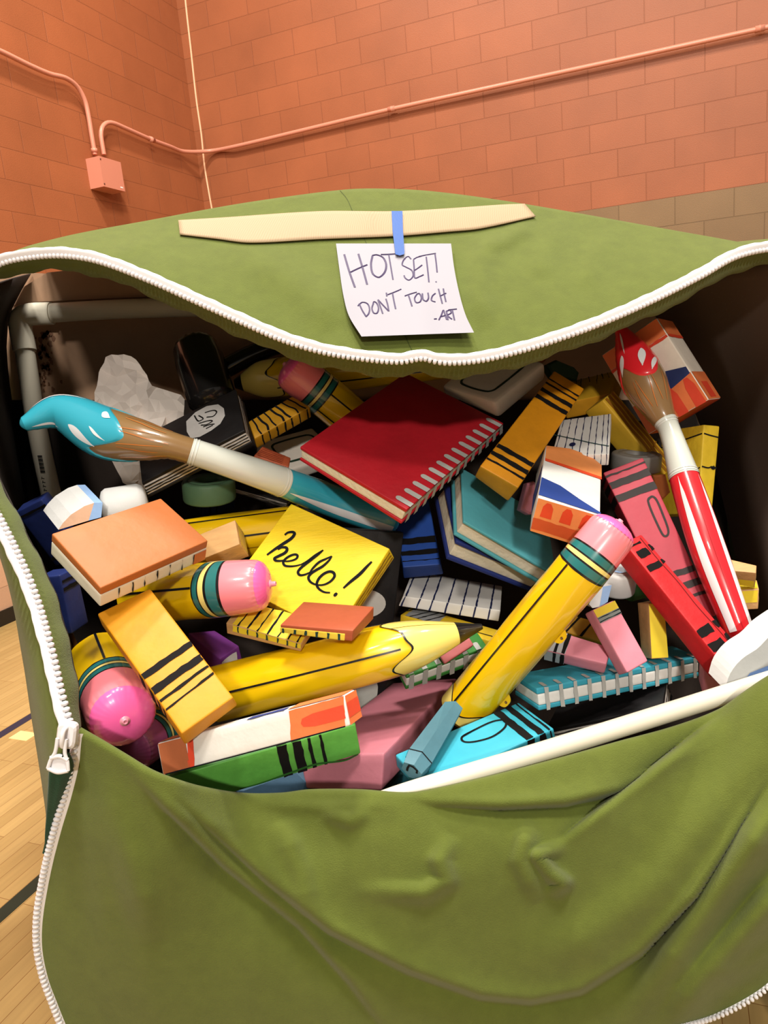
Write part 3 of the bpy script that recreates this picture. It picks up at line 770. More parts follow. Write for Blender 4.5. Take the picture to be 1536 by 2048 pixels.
def fold(px, py, P, amp, width, kind):
    """height of a fold running along the polyline P at px, py"""
    best, bt, sg = 1e9, 0, 1
    n = len(P) - 1
    for i in range(n):
        ax, ay = P[i]; bx, by = P[i + 1]
        dx, dy = bx - ax, by - ay
        t = max(0, min(1, ((px - ax) * dx + (py - ay) * dy) / (dx * dx + dy * dy)))
        ex, ey = px - ax - t * dx, py - ay - t * dy
        d = math.hypot(ex, ey)
        if d < best:
            best, bt, sg = d, (i + t) / n, (-1 if dx * ey - dy * ex > 0 else 1)
    if best > 5 * width:
        return 0.0
    fade = min(1, 4 * bt, 4 * (1 - bt)) if True else 1
    if kind == 'ridge':
        return amp * math.exp(-(best / width) ** 2) * max(fade, 0.0)
    return amp * math.tanh(sg * best / 5) * math.exp(-best / width) * max(fade, 0.0)
TOPFOLDS = [([(985, 470), (962, 520), (955, 590), (975, 660)], .010, 26, 'ridge'), ([(1130, 430), (1090, 500), (1080, 560)], .006, 22, 'ridge'),
            ([(1240, 455), (1190, 510), (1165, 580)], .005, 18, 'ridge'), ([(440, 480), (560, 540), (640, 600), (670, 660)], .010, 40, 'ridge'),
            ([(710, 360), (722, 400), (745, 470)], .006, 14, 'ridge'), ([(1075, 440), (1010, 480), (960, 490)], .010, 16, 'ridge'),
            ([(330, 470), (250, 500), (200, 515)], .004, 14, 'ridge')]
def flap_d(px, py):
    y0, y1 = zip_y(px), crest_y(px)
    t = (y0 - py) / max(y0 - y1, 1)
    d0, d1 = interp(px, DZX, DZ), interp(px, DKX, DK)
    tt = max(0.0, min(1.0, t))
    s = tt + 0.10 * math.sin(PI * tt) * -1
    d = d0 + (d1 - d0) * s
    return d - 1.5 * sum(fold(px, py, *f) for f in TOPFOLDS)

bag = thing('pencil_pouch', 'giant green fleece pouch unzipped at the front on the wooden floor', 'bag', (0.0, 1.5, 0.0))

def solid(o, t=0.003, off=-1):
    md = o.modifiers.new('cloth_thickness', 'SOLIDIFY')
    md.thickness = t
    md.offset = off
    return o

xs = np.r_[np.linspace(-60, 1660, 150)]
rows = []
for v in np.linspace(0, 1, 46):
    rows.append([at(x, zip_y(x) + (crest_y(x) - zip_y(x)) * v, flap_d(x, zip_y(x) + (crest_y(x) - zip_y(x)) * v)) for x in xs])
top_edge = rows[-1]
last = np.array(rows[-1])
BACKY = 2.19
for k in range(1, 7):                       # over the crest and back to the rear panel
    t = k / 6
    r = last.copy()
    r[:, 1] = last[:, 1] + (BACKY - last[:, 1]) * t
    zb = np.array([max(last[i][2] - .07, at_y(x, zip_y(max(x, 110)) + 4, BACKY)[2]) for i, x in enumerate(xs)])
    r[:, 2] = last[:, 2] + (zb - last[:, 2]) * t + .02 * math.sin(t * PI)
    r[:, 0] = last[:, 0] * (1 + .12 * t)
    rows.append(list(r))
mb = MB()
mb.grid(rows, GREEN)
top_flap = solid(mb.build('top_flap', bag), 0.004)
mb = MB()
seam = [(680, 381), (694, 398), (704, 420), (730, 480), (770, 570), (815, 682), (830, 712)]
q = catmull([(x, y, 0) for x, y in seam], 60)
P = [at(x, y, flap_d(x, y) - 0.0012) for x, y, _ in q]
ribbon(mb, P, -MV[2], 0.0016, mat('seam_thread', (60, 70, 22), rough=0.9))
mb.build('seam', bag)
# facing: the edge of the flap turned under behind the zip
mb = MB()
rows = []
for k, (dy, dd) in enumerate(((3, 0.0), (10, 0.018), (20, .034), (30, .045), (10, .09))):
    rows.append([at(x, zip_y(x) + dy + (3 * math.sin(x / 23) + 2 * math.sin(x / 9) if k == 3 else 0), interp(x, DZX, DZ) + dd + 0.004) for x in xs])
mb.grid(rows, GREEN)
solid(mb.build('flap_facing', bag), 0.003)

def zipper(name, line, up, tape_w, pitch, tooth, label=None):
    """line: 3D points; up(i): unit vector from the teeth towards the cloth"""
    L = catmull(line, 500)
    s = np.r_[0, np.cumsum(np.linalg.norm(np.diff(L, axis=0), axis=1))]
    n = int(s[-1] / pitch)
    mb = MB()
    rows = [[], [], [], []]
    q = lambda m: np.array([np.interp(m, s, L[:, k]) for k in range(3)])
    T = MB()
    nn = int(s[-1] / 0.006)
    for i in range(nn + 1):
        m = s[-1] * i / nn
        p = q(m)
        t = q(min(m + .01, s[-1])) - q(max(m - .01, 0))
        t /= np.linalg.norm(t)
        view = (CAM - p) / np.linalg.norm(CAM - p)
        u = up(m / s[-1], p, t, view)
        nrm = np.cross(t, u); nrm /= np.linalg.norm(nrm)
        if nrm @ view < 0: nrm = -nrm
        wv = 0.0006 * math.sin(m * 95) + 0.0004 * math.sin(m * 210)
        rows[0].append(p - u * 0.001 + nrm * 0.004)
        rows[1].append(p + u * tape_w * .5 + nrm * 0.0055)
        rows[2].append(p + u * (tape_w + wv) + nrm * 0.004)
        rows[3].append(p + u * (tape_w + wv) - nrm * 0.001)
    mb.grid(rows, ZIPM)
    tape = mb.build(name, bag)
    for i in range(n):
        m = (i + .5) * pitch
        p = q(m)
        t = q(min(m + .01, s[-1])) - q(max(m - .01, 0)); t /= np.linalg.norm(t)
        view = (CAM - p) / np.linalg.norm(CAM - p)
        u = up(m / s[-1], p, t, view)
        nrm = np.cross(t, u); nrm /= np.linalg.norm(nrm)
        if nrm @ view < 0: nrm = -nrm
        c = p + nrm * 0.005 - u * tooth * 0.35
        a, b_, h_ = pitch * 0.40, tooth * 0.5, 0.0034
        V, F = [], []
        for k, (w, zz) in enumerate(((1, -1), (1.0, 0.1), (0.72, 0.8), (0.2, 1.0))):
            for j in range(8):
                an = 2 * PI * (j + .5) / 8
                V.append(c + t * (a * w * math.cos(an) * 1.08) - u * (b_ * w * math.sin(an) * 1.1) + nrm * h_ * zz)
        for k in range(3):
            for j in range(8):
                F.append((k * 8 + j, k * 8 + (j + 1) % 8, (k + 1) * 8 + (j + 1) % 8, (k + 1) * 8 + j))
        F.append(tuple(range(24, 32)))
        T.add(V, F, ZIPM, smooth=True)
    tt = T.build('zipper_teeth', tape)
    tt['kind'] = 'stuff'
    return tape

zl = [at(x, zip_y(x), interp(x, DZX, DZ) - 0.004) for x in np.linspace(-58, 1658, 160)]
zipper('zipper', zl, lambda f, p, t, v: (lambda u: u / np.linalg.norm(u))(np.cross(t, v) * -1 if np.cross(t, v)[2] < 0 else np.cross(t, v)), 0.0135, 0.0088, 0.0095)

# left rim: zip, inner facing, outer side panel
ZL = [(-58, 560, 1.43), (-78, 660, 1.37), (-80, 780, 1.30), (-62, 900, 1.24), (-30, 990, 1.20), (0, 1045, 1.18), (30, 1105, 1.16), (55, 1160, 1.145),
      (75, 1215, 1.13), (92, 1275, 1.11), (106, 1330, 1.095), (118, 1385, 1.08), (130, 1430, 1.07), (140, 1462, 1.06)]
IL = [(-40, 575, 1.47), (-45, 680, 1.43), (-40, 800, 1.36), (-25, 900, 1.30), (0, 966, 1.26), (40, 1042, 1.23), (80, 1122, 1.205),
      (108, 1185, 1.185), (128, 1250, 1.165), (140, 1300, 1.15), (150, 1345, 1.135), (157, 1395, 1.12), (160, 1430, 1.11), (160, 1470, 1.10)]
SL = [(-90, 552, 1.55), (-130, 660, 1.55), (-115, 780, 1.53), (-62, 900, 1.50), (-25, 985, 1.48), (0, 1052, 1.46), (16, 1130, 1.45), (30, 1200, 1.44), (42, 1275, 1.43),
      (54, 1345, 1.42), (65, 1420, 1.41), (76, 1490, 1.40), (87, 1560, 1.39), (98, 1640, 1.38)]
def c3(L, n=60):
    return [at(*p) for p in catmull(L, n)]
zlp, ilp, slp = c3(ZL), c3(IL), c3(SL)
mid = [0.5 * np.array(a) + 0.5 * np.array(b) + MV[2] * -0.02 for a, b in zip(zlp, slp)]
back = [np.array([p[0] - .33, 2.17, p[2]]) for p in slp]
mb = MB()
mb.grid([zlp, mid, slp, [np.array([p[0] - .03, p[1] + .08, p[2]]) for p in slp], back], GREEN)
solid(mb.build('side_panel', bag), 0.004)
mb = MB()
wob = [np.array(p) + np.array([0.0016 * math.sin(i * 1.1), 0, .0015 * math.sin(i * .7)]) for i, p in enumerate(ilp)]
mb.grid([zlp, [0.5 * np.array(a) + 0.5 * np.array(b) - MV[2] * .01 for a, b in zip(zlp, wob)], wob, [np.array(p) + MV[2] * .03 - np.array([.012, 0, 0]) for p in wob]], GREEN)
solid(mb.build('side_facing', bag), 0.003)
zipper('zipper', zlp[2:], lambda f, p, t, v: (lambda u: u / np.linalg.norm(u))(np.cross(t, v) * (1 if np.cross(t, v)[0] < 0 else -1)), 0.012, 0.0094, 0.0105)

# lower left: side panel carries on down to the floor behind the front flap
mb = MB()
lo_o = catmull([(96, 1630, 1.385), (106, 1720, 1.375), (118, 1810, 1.37), (132, 1930, 1.37), (150, 2080, 1.37), (170, 2200, 1.37)], 24)
lo_i = catmull([(190, 1470, 1.16), (190, 1700, 1.24), (200, 1850, 1.30), (215, 2000, 1.34), (230, 2110, 1.36), (240, 2200, 1.37)], 24)
A = [at(*p) for p in lo_o]; Bq = [at(*p) for p in lo_i]
for L in (A, Bq):
    for p in L: p[2] = max(p[2], 0.004)
mb.grid([Bq, A, [np.array(p) + np.array([-.2, .7, 0]) for p in A]], GREEN)
solid(mb.build('side_panel', bag), 0.004)

# front flap, unzipped and hanging down
TOP = [(158, 1462, 1.055), (200, 1486, 1.05), (250, 1516, 1.045), (300, 1546, 1.04), (345, 1564, 1.045), (400, 1580, 1.08), (480, 1593, 1.13), (560, 1593, 1.15), (620, 1586, 1.16),
       (720, 1586, 1.145), (800, 1592, 1.132), (840, 1590, 1.132), (960, 1564, 1.147), (1100, 1528, 1.165), (1240, 1489, 1.188), (1350, 1459, 1.198), (1440, 1425, 1.20), (1490, 1391, 1.185), (1536, 1360, 1.175), (1660, 1290, 1.16), (1735, 1240, 1.17)]
LEFT = [(158, 1462, 1.055), (152, 1520, 1.07), (138, 1580, 1.085), (120, 1640, 1.10), (104, 1700, 1.12), (90, 1765, 1.14), (80, 1830, 1.155), (80, 1890, 1.17), (92, 1950, 1.185), (112, 2005, 1.20), (132, 2060, 1.215), (150, 2140, 1.235)]
BOT = [(150, 2140, 1.235), (400, 2190, 1.23), (700, 2200, 1.21), (1000, 2190, 1.20), (1180, 2120, 1.20), (1280, 2075, 1.20), (1340, 2052, 1.20), (1420, 2030, 1.20), (1480, 2003, 1.20), (1536, 1965, 1.20), (1660, 1840, 1.20), (1735, 1740, 1.20)]
RIGHT = [(1735, 1240, 1.17), (1735, 1400, 1.17), (1735, 1580, 1.185), (1735, 1740, 1.20)]
NU, NV = 230, 150
Tq, Bo, Lf, Rg = catmull(TOP, NU), catmull(BOT, NU), catmull(LEFT, NV), catmull(RIGHT, NV)
FOLDS = [([(215, 1490), (330, 1610), (450, 1730), (600, 1850), (700, 1960), (790, 2080)], .012, 40, 'step'),
         ([(330, 1570), (420, 1655), (540, 1765), (660, 1860), (820, 1940), (960, 1990), (1060, 2000), (1160, 1980), (1280, 1905), (1390, 1790), (1460, 1680), (1536, 1550)], .017, 46, 'step'),
         ([(1520, 1372), (1400, 1462), (1290, 1552), (1200, 1618), (1110, 1690)], .015, 26, 'step'),
         ([(800, 1588), (870, 1606), (1000, 1612), (1130, 1606), (1240, 1580), (1320, 1530)], .013, 26, 'step'),
         ([(905, 1670), (880, 1720), (893, 1760), (850, 1785), (700, 1780)], .011, 18, 'ridge'),
         ([(1130, 1690), (1075, 1712), (1100, 1745), (1125, 1765), (1100, 1790)], .016, 13, 'ridge'),
         ([(1060, 1640), (1040, 1720), (1080, 1800)], .010, 20, 'ridge'),
         ([(1600, 1560), (1480, 1720), (1380, 1860), (1250, 2060)], .034, 40, 'ridge'),
         ([(1640, 1690), (1500, 1850), (1400, 1960), (1310, 2090)], .032, 34, 'ridge'),
         ([(1530, 1480), (1420, 1640), (1330, 1760), (1180, 1880), (1000, 1930)], .012, 50, 'ridge'),
         ([(190, 1520), (250, 1700), (310, 1880)], .013, 34, 'ridge'), ([(180, 1560), (200, 1720), (215, 1900)], .006, 28, 'ridge'),
         ([(560, 1640), (600, 1740), (620, 1830)], .008, 24, 'ridge'), ([(640, 1620), (700, 1640), (740, 1615)], .009, 15, 'ridge'),
         ([(480, 1600), (640, 1612), (800, 1606)], .006, 12, 'ridge'), ([(1420, 1960), (1480, 1935), (1560, 1880)], .008, 20, 'ridge')]
rows = []
for j in range(NV):
    v = j / (NV - 1)
    row = []
    for i in range(NU):
        u = i / (NU - 1)
        p = (1 - v) * Tq[i] + v * Bo[i] + (1 - u) * Lf[j] + u * Rg[j] - ((1 - u) * (1 - v) * Tq[0] + u * (1 - v) * Tq[-1] + (1 - u) * v * Bo[0] + u * v * Bo[-1])
        edge = min(1, 10 * v + .0) * min(1, 8 * u)
        d = p[2] - 1.7 * sum(fold(p[0], p[1], *f) for f in FOLDS) * edge
        d -= 0.05 * math.sin(PI * min(1, v ** .8)) * min(1, 4 * u)
        row.append(at(p[0], p[1], d))
    rows.append(row)
# the hem rolls back inside over the rim
mb = MB()
hem = [[np.array(p) + MV[2] * a + np.array([0, 0, z]) for p in rows[0]] for a, z in ((0.010, -0.03), (0.007, -0.006), (0.003, 0.0010))]
mb.grid(hem + rows, GREEN)
solid(mb.build('front_flap', bag), 0.004)
left_line = [rows[j][0] for j in range(0, NV, 4)]
zipper('zipper', [np.array(p) - MV[2] * .003 for p in left_line], lambda f, p, t, v: (lambda u: u / np.linalg.norm(u))(np.cross(t, v) * (1 if np.cross(t, v)[0] > 0 else -1)), 0.012, 0.0090, 0.0105)
bot_line = [rows[-1][i] for i in range(150, NU, 3)]
zipper('zipper', [np.array(p) - MV[2] * .003 for p in bot_line], lambda f, p, t, v: (lambda u: u / np.linalg.norm(u))(np.cross(t, v) * (1 if np.cross(t, v)[2] > 0 else -1)), 0.014, 0.0080, 0.0085)

# slider with pull tab and the green cloth tied to it
sl = at(134, 1470, 1.035)
r_, d_, f_ = MV[0], MV[1], MV[2]
dd_ = d_ * math.cos(.12) - r_ * math.sin(.12)
rr_ = r_ * math.cos(.12) + d_ * math.sin(.12)
def obox(mb, c, a, b, n, ha, hb, hn, m, r=0.002):
    V = []
    for k, (s, z) in enumerate(((1, -1), (1, .4), (.8, 1))):
        for j in range(16):
            an = 2 * PI * (j + .5) / 16
            x = math.copysign(abs(math.cos(an)) ** .45, math.cos(an)); y = math.copysign(abs(math.sin(an)) ** .45, math.sin(an))
            V.append(np.array(c) + a * ha * x * s + b * hb * y * s + n * hn * z)
    F = [(k * 16 + j, k * 16 + (j + 1) % 16, (k + 1) * 16 + (j + 1) % 16, (k + 1) * 16 + j) for k in range(2) for j in range(16)]
    F += [tuple(range(32, 48)), tuple(range(16))[::-1]]
    mb.add(V, F, m, smooth=False)
mb = MB()
obox(mb, sl, rr_, dd_, -f_, .014, .019, .006, ZIPM)
pipe(mb, [sl - dd_ * .012 - f_ * .006, sl - dd_ * .010 - f_ * .014, sl - f_ * .016 + dd_ * .002, sl + dd_ * .012 - f_ * .012, sl + dd_ * .014 - f_ * .006], .0035, ZIPM, nc=10, n=24)
slider = mb.build('zipper_slider', bag)
mb = MB()
tc_ = sl + dd_ * .022 - f_ * .012 - rr_ * .002
for sgn in (-1, 1):
    pipe(mb, [tc_ - dd_ * .02 + rr_ * .006 * sgn, tc_ + rr_ * .007 * sgn, tc_ + dd_ * .012 + rr_ * .012 * sgn, tc_ + dd_ * .024 + rr_ * .0145 * sgn], .0028, ZIPM, nc=10, n=20)
pipe(mb, [tc_ + dd_ * .024 - rr_ * .0145, tc_ + dd_ * .028, tc_ + dd_ * .024 + rr_ * .0145], .003, ZIPM, nc=10, n=16)
pipe(mb, [tc_ + dd_ * .009 - rr_ * .0125, tc_ + dd_ * .005, tc_ + dd_ * .009 + rr_ * .0125], .0032, ZIPM, nc=10, n=16)
obox(mb, tc_ + dd_ * .018 + f_ * .002, rr_, dd_, -f_, .011, .009, .001, ZIPM)
mb.build('pull_tab', slider)
mb = MB()
cl_l = catmull([(118, 1508, 1.03), (100, 1530, 1.035), (96, 1570, 1.05), (93, 1620, 1.08), (90, 1670, 1.10), (92, 1702, 1.12)], 30)
cl_r = catmull([(138, 1508, 1.03), (146, 1530, 1.055), (140, 1570, 1.075), (124, 1625, 1.10), (106, 1680, 1.12), (96, 1704, 1.125)], 30)
rows_ = []
for t in np.linspace(0, 1, 14):
    rows_.append([at(*(a * (1 - t) + b * t)) - MV[2] * (0.010 * math.sin(PI * t) + .003 * math.sin(11 * t) * (1 - i / 30)) for i, (a, b) in enumerate(zip(cl_l, cl_r))])
mb.grid(rows_, DKGREEN)
cp = solid(mb.build('pull_cloth', bag), 0.004)
cp['label'] = 'dark green cloth tied to the zip pull'

# lining: left wall, right wall, sloping heap bed, body front under the rim
mb = MB()
bl = [at_y(62, 548, 2.12), at_y(22, 625, 2.12), at_y(14, 710, 2.12), at_y(40, 900, 2.12), at_y(75, 1100, 2.04), at(115, 1300, 1.92), at(150, 1480, 1.76), at(175, 1600, 1.66)]
fl = [np.array(p) + MV[2] * .012 - np.array([.004, 0, 0]) for p in c3(IL, 7)]
bl = catmull(bl, 30); fl = catmull(fl, 30)
mb.grid([fl, fl * .66 + bl * .34 + np.array([-.012, 0, 0]), fl * .33 + bl * .67 + np.array([-.012, 0, 0]), bl], LINING)
o = solid(mb.build('lining', bag), 0.003); o['label'] = 'black inner lining on the left'
mb = MB()
bl = catmull([at_y(1285, 560, 2.12), at_y(1340, 700, 2.12), at_y(1420, 900, 2.08), at(1470, 1100, 1.96), at(1510, 1300, 1.80), at(1530, 1500, 1.70)], 30)
fl = catmull([at(1640, 500, 1.47), at(1690, 700, 1.42), at(1700, 900, 1.38), at(1700, 1100, 1.32), at(1690, 1300, 1.24), at(1680, 1500, 1.22)], 30)
mb.grid([fl, fl * .66 + bl * .34 + np.array([.03, 0, 0]), fl * .33 + bl * .67 + np.array([.02, 0, 0]), bl], SPECK)
o = solid(mb.build('lining', bag), 0.003); o['label'] = 'dark speckled inner lining on the right'
mb = MB()
mb.grid([[at(x, 1760, 1.50) for x in (260, 450, 800, 1200, 1600)], [at(x, 1640, 1.80) for x in (240, 450, 800, 1200, 1560)], [at(x, 1300, 1.90) for x in (160, 400, 800, 1200, 1520)],
         [at_y(x, 1000, 2.10) for x in (40, 400, 800, 1200, 1450)], [at_y(x, 800, 2.11) for x in (20, 400, 800, 1200, 1380)]], LINING)
o = solid(mb.build('lining', bag), 0.003); o['label'] = 'black lining bed under the heap'
mb = MB()
rl = [at(x, y + 30, d + .06) for x, y, d in catmull(TOP, 40) if 235 < x < 1250]
mb.grid([rl, [np.array([p[0] * .8, p[1] + .22, 0.02]) for p in rl]], LINING)
solid(mb.build('body_front', bag), 0.003)
# outer right side and rear of the body, closing the pouch
mb = MB()
fr = catmull([at(1662, 478, 1.475), at(1715, 700, 1.42), at(1725, 900, 1.38), at(1725, 1100, 1.32), at(1715, 1300, 1.24), at(1710, 1500, 1.22)], 24)
fr = np.vstack([fr, [[fr[-1][0], fr[-1][1] + .02, z] for z in np.linspace(fr[-1][2] - .1, .01, 8)]])
bk = fr.copy(); bk[:, 1] = BACKY; bk[:, 0] += .24
mb.grid([fr, .5 * fr + .5 * bk + np.array([.05, 0, 0]), bk], GREEN)
solid(mb.build('side_panel', bag), 0.004)
mb = MB()
mb.grid([[(x, BACKY + .01, 0.01) for x in (-1.0, 0, 1.05)], [(x, BACKY + .01, 1.0) for x in (-1.05, 0, 1.1)], [(x, BACKY + .005, z) for x, z in ((-1.0, 1.80), (0, 1.82), (1.1, 1.62))]], GREEN)
solid(mb.build('rear_panel', bag), 0.004)

# ---------------------------------------------------------------- what is fixed to or stands in the pouch
mb = MB()
bx = catmull([(357, 455, 0), (520, 447, 0), (700, 446, 0), (860, 441, 0), (960, 429, 0), (1071, 420, 0)], 70)
wid = lambda x: interp(x, [357, 400, 520, 700, 900, 1000, 1071], [30, 34, 56, 52, 44, 32, 26])
top_c = catmull([(357, 442, 0), (440, 437, 0), (640, 424, 0), (790, 424, 0), (900, 418, 0), (1000, 411, 0), (1049, 409, 0)], 70)
bot_c = catmull([(360, 470, 0), (430, 478, 0), (500, 486, 0), (640, 479, 0), (790, 473, 0), (900, 464, 0), (960, 458, 0), (1071, 434, 0)], 70)
rows = []
for v in np.linspace(0, 1, 9):
    row = []
    for a, c in zip(top_c, bot_c):
        x, y = a[0] * (1 - v) + c[0] * v, a[1] * (1 - v) + c[1] * v
        row.append(at(x, y, flap_d(x, y) - .007 - .004 * math.sin(v * PI)))
    rows.append(row)
def webbing():
    m = bpy.data.materials.new('cream_webbing'); m.use_nodes = True
    nt = m.node_tree; b = nt.nodes['Principled BSDF']; b.inputs['Roughness'].default_value = .8
    tc = nt.nodes.new('ShaderNodeTexCoord')
    ch = nt.nodes.new('ShaderNodeTexChecker'); ch.inputs['Scale'].default_value = 480
    ch.inputs[1].default_value = lin((168, 146, 118)); ch.inputs[2].default_value = lin((152, 129, 100))
    nt.links.new(tc.outputs['Object'], ch.inputs['Vector']); nt.links.new(ch.outputs[0], b.inputs['Base Color'])
    return m
mb.grid(rows, webbing())
o = solid(mb.build('elastic_strap'), 0.002)
tag(o, 'wide cream woven elastic strap lying across the green top flap', 'strap')

PAPL = catmull([(672, 487, 0), (679, 540, 0), (687, 592, 0), (698, 632, 0), (723, 673, 0)], 40)
PAPR = catmull([(902, 487, 0), (909, 540, 0), (920, 592, 0), (932, 632, 0), (948, 665, 0)], 40)
def paper_d(px, py):
    t = max(0.0, min(1.0, (py - 487) / 184))
    return min(flap_d(px, py), flap_d(790, py)) - .012 - .018 * t * t
mb = MB()
rows = []
for a, c in zip(PAPL, PAPR):
    rows.append([at(*(a[:2] * (1 - t) + c[:2] * t), paper_d(*(a[:2] * (1 - t) + c[:2] * t))) for t in np.linspace(0, 1, 20)])
mb.grid(rows, mat('white_paper', (152, 150, 160), rough=.7, spec=.2))
PEN = mat('purple_marker', (44, 26, 74), rough=.6)
def sgn(*s):
    return [(660 + x / 5.12, 400 + y / 5.12) for x, y in s]
SIGN = [sgn((145, 555), (200, 740), (255, 895)), sgn((290, 550), (335, 700), (380, 865)), sgn((205, 745), (295, 702), (385, 665)),
        sgn((435, 570), (420, 660), (440, 760), (500, 795), (560, 740), (575, 660), (545, 595), (480, 565), (432, 572)),
        sgn((520, 562), (600, 560), (690, 554)), sgn((600, 550), (622, 680), (645, 815)),
        sgn((830, 605), (800, 580), (755, 615), (740, 665), (780, 690), (840, 725), (850, 780), (810, 822), (770, 800), (758, 770)),
        sgn((855, 610), (862, 700), (870, 800), (920, 785), (960, 765)), sgn((855, 610), (890, 590), (940, 575)), sgn((862, 725), (900, 700), (945, 665)),
        sgn((910, 580), (1000, 562), (1085, 548)), sgn((985, 580), (1000, 710), (1013, 840)),
        sgn((1075, 550), (1087, 640), (1097, 740)), sgn((1083, 832), (1089, 842)),
        sgn((298, 1060), (330, 1130), (370, 1195)), sgn((285, 1085), (330, 1050), (385, 1065), (405, 1115), (395, 1165), (370, 1195)),
        sgn((445, 1055), (430, 1110), (450, 1160), (480, 1160), (497, 1110), (480, 1060), (450, 1042), (442, 1060)),
        sgn((490, 1020), (515, 1090), (540, 1163)), sgn((490, 1020), (545, 1080), (600, 1138)), sgn((572, 1010), (590, 1070), (602, 1138)),
        sgn((577, 948), (582, 985)), sgn((590, 972), (660, 945), (732, 914)), sgn((640, 955), (655, 1035), (672, 1115)),
        sgn((765, 985), (830, 962), (890, 945)), sgn((802, 970), (822, 1030), (840, 1088)),
        sgn((890, 965), (866, 1010), (885, 1052), (920, 1045), (936, 1000), (915, 960), (888, 966)),
        sgn((945, 955), (955, 1020), (985, 1038), (1008, 1005), (1003, 948)), sgn((1082, 955), (1048, 985), (1040, 1030), (1080, 1046)),
        sgn((1110, 908), (1130, 985), (1150, 1060)), sgn((1160, 905), (1172, 975), (1187, 1042)), sgn((1125, 988), (1160, 970), (1192, 955)),
        sgn((1065, 1221), (1095, 1218)), sgn((1115, 1230), (1140, 1180), (1162, 1130), (1180, 1180), (1195, 1225)), sgn((1130, 1198), (1190, 1182)),
        sgn((1192, 1135), (1200, 1180), (1208, 1228)), sgn((1190, 1142), (1230, 1130), (1240, 1158), (1205, 1182), (1225, 1205), (1250, 1222)),
        sgn((1212, 1127), (1300, 1118)), sgn((1252, 1125), (1275, 1230))]
for k, s in enumerate(SIGN):
    q = catmull([(x, y, 0) for x, y in s], 5 * len(s)) if len(s) > 2 else np.array([(x, y, 0) for x, y in s])
    P = [at(x, y, paper_d(x, y) - .0010) for x, y, _ in q]
    ribbon(mb, P, -MV[2], 0.0042 if k < 5 else 0.0030, PEN)
o = mb.build('paper_sign')
tag(o, 'white paper sign handwritten HOT SET! DON\'T TOUCH in purple marker, taped to the flap', 'sign')
mb = MB()
rows = []
for y in np.linspace(422, 511, 22):
    a, c = interp(y, [422, 460, 511], [783, 785, 791]), interp(y, [422, 460, 503, 511], [805, 806, 809, 808])
    d = min(flap_d(794, y) - .021, paper_d(794, y) - .003 if y > 483 else 9)
    rows.append([at(x, y + (3 * abs(x - (a + c) / 2) / 10 * -1 if y > 508 else 0), d) for x in np.linspace(a, c, 5)])
mb.grid(rows, mat('blue_tape', (20, 76, 152), rough=.6, bump=.1, bscale=200))
tag(mb.build('tape_strip'), 'strip of blue painter\'s tape holding the paper sign to the elastic strap', 'tape')

PVC = mat('pvc', (214, 208, 192), rough=.35, spec=.4, bump=.02)
mb = MB()
fr_ = thing('pipe_rack', 'white plastic pipe frame standing inside the back of the pouch', 'pipe frame', at(80, 1000, 2.0))
FD = 2.0
corner_p = at(42, 640, FD)
mb = MB()
pipe(mb, [at(48, 690, FD), at(75, 860, FD), at(112, 1030, FD), at(124, 1075, FD)], .0262, PVC, nc=28)
vp = mb.build('pipe', fr_)
mb = MB()
for k in range(14):                         # printed bar code and size marks on the pipe
    p = at(80 + .12 * k * 4, 912 + k * 2.6, FD - .0270)
    ribbon(mb, [p - MV[0] * .007, p + MV[0] * .006], -MV[2], .0016 if k % 3 else .003, INK)
for k, (x, y) in enumerate(((86, 956), (88, 964), (89, 972), (91, 980), (93, 990))):
    p = at(x, y, FD - .0270)
    ribbon(mb, [p - MV[0] * .004, p + MV[0] * .004 + MV[1] * .002], -MV[2], .002, INK)
    ribbon(mb, [p - MV[0] * .004 + MV[1] * .004, p - MV[0] * .003 - MV[1] * .004], -MV[2], .0016, INK)
mb.build('printed_marks', vp)
mb = MB()
pipe(mb, [at(70, 628, FD), at(250, 618, FD), at(500, 612, FD), at(900, 604, FD), at(1300, 600, FD)], .0262, PVC, nc=28)
mb.build('pipe', fr_)
mb = MB()
pipe(mb, [at(104, 627, FD), at(60, 629, FD), at(44, 636, FD), at(41, 652, FD), at(50, 702, FD)], .0305, PVC, nc=28)
mb.build('elbow', fr_)
mb = MB()
pipe(mb, [at(745, 1610, 1.165), at(800, 1590, 1.165), at(900, 1559, 1.168), at(1040, 1517, 1.185), at(1240, 1455, 1.215), at(1450, 1389, 1.235), at(1600, 1342, 1.24)], .0163, PVC, nc=28, n=40)
tag(mb.build('pvc_pipe'), 'white plastic pipe along the front rim of the pouch', 'pipe')

CARD = mat('cardboard', (168, 134, 108), rough=.85, bump=.15, bscale=25, vary=.12, vscale=5)
mb = MB()
bq = 2.135
for zz in (0,):
    V = [(-1.15, bq, .3), (1.1, bq, .3), (1.1, bq, 1.58), (-1.15, bq, 1.868), (-1.15, bq + .01, .3), (1.1, bq + .01, .3), (1.1, bq + .01, 1.58), (-1.15, bq + .01, 1.868)]
    mb.add(V, [(0, 1, 2, 3), (4, 7, 6, 5), (0, 4, 5, 1), (1, 5, 6, 2), (2, 6, 7, 3), (3, 7, 4, 0)], CARD)
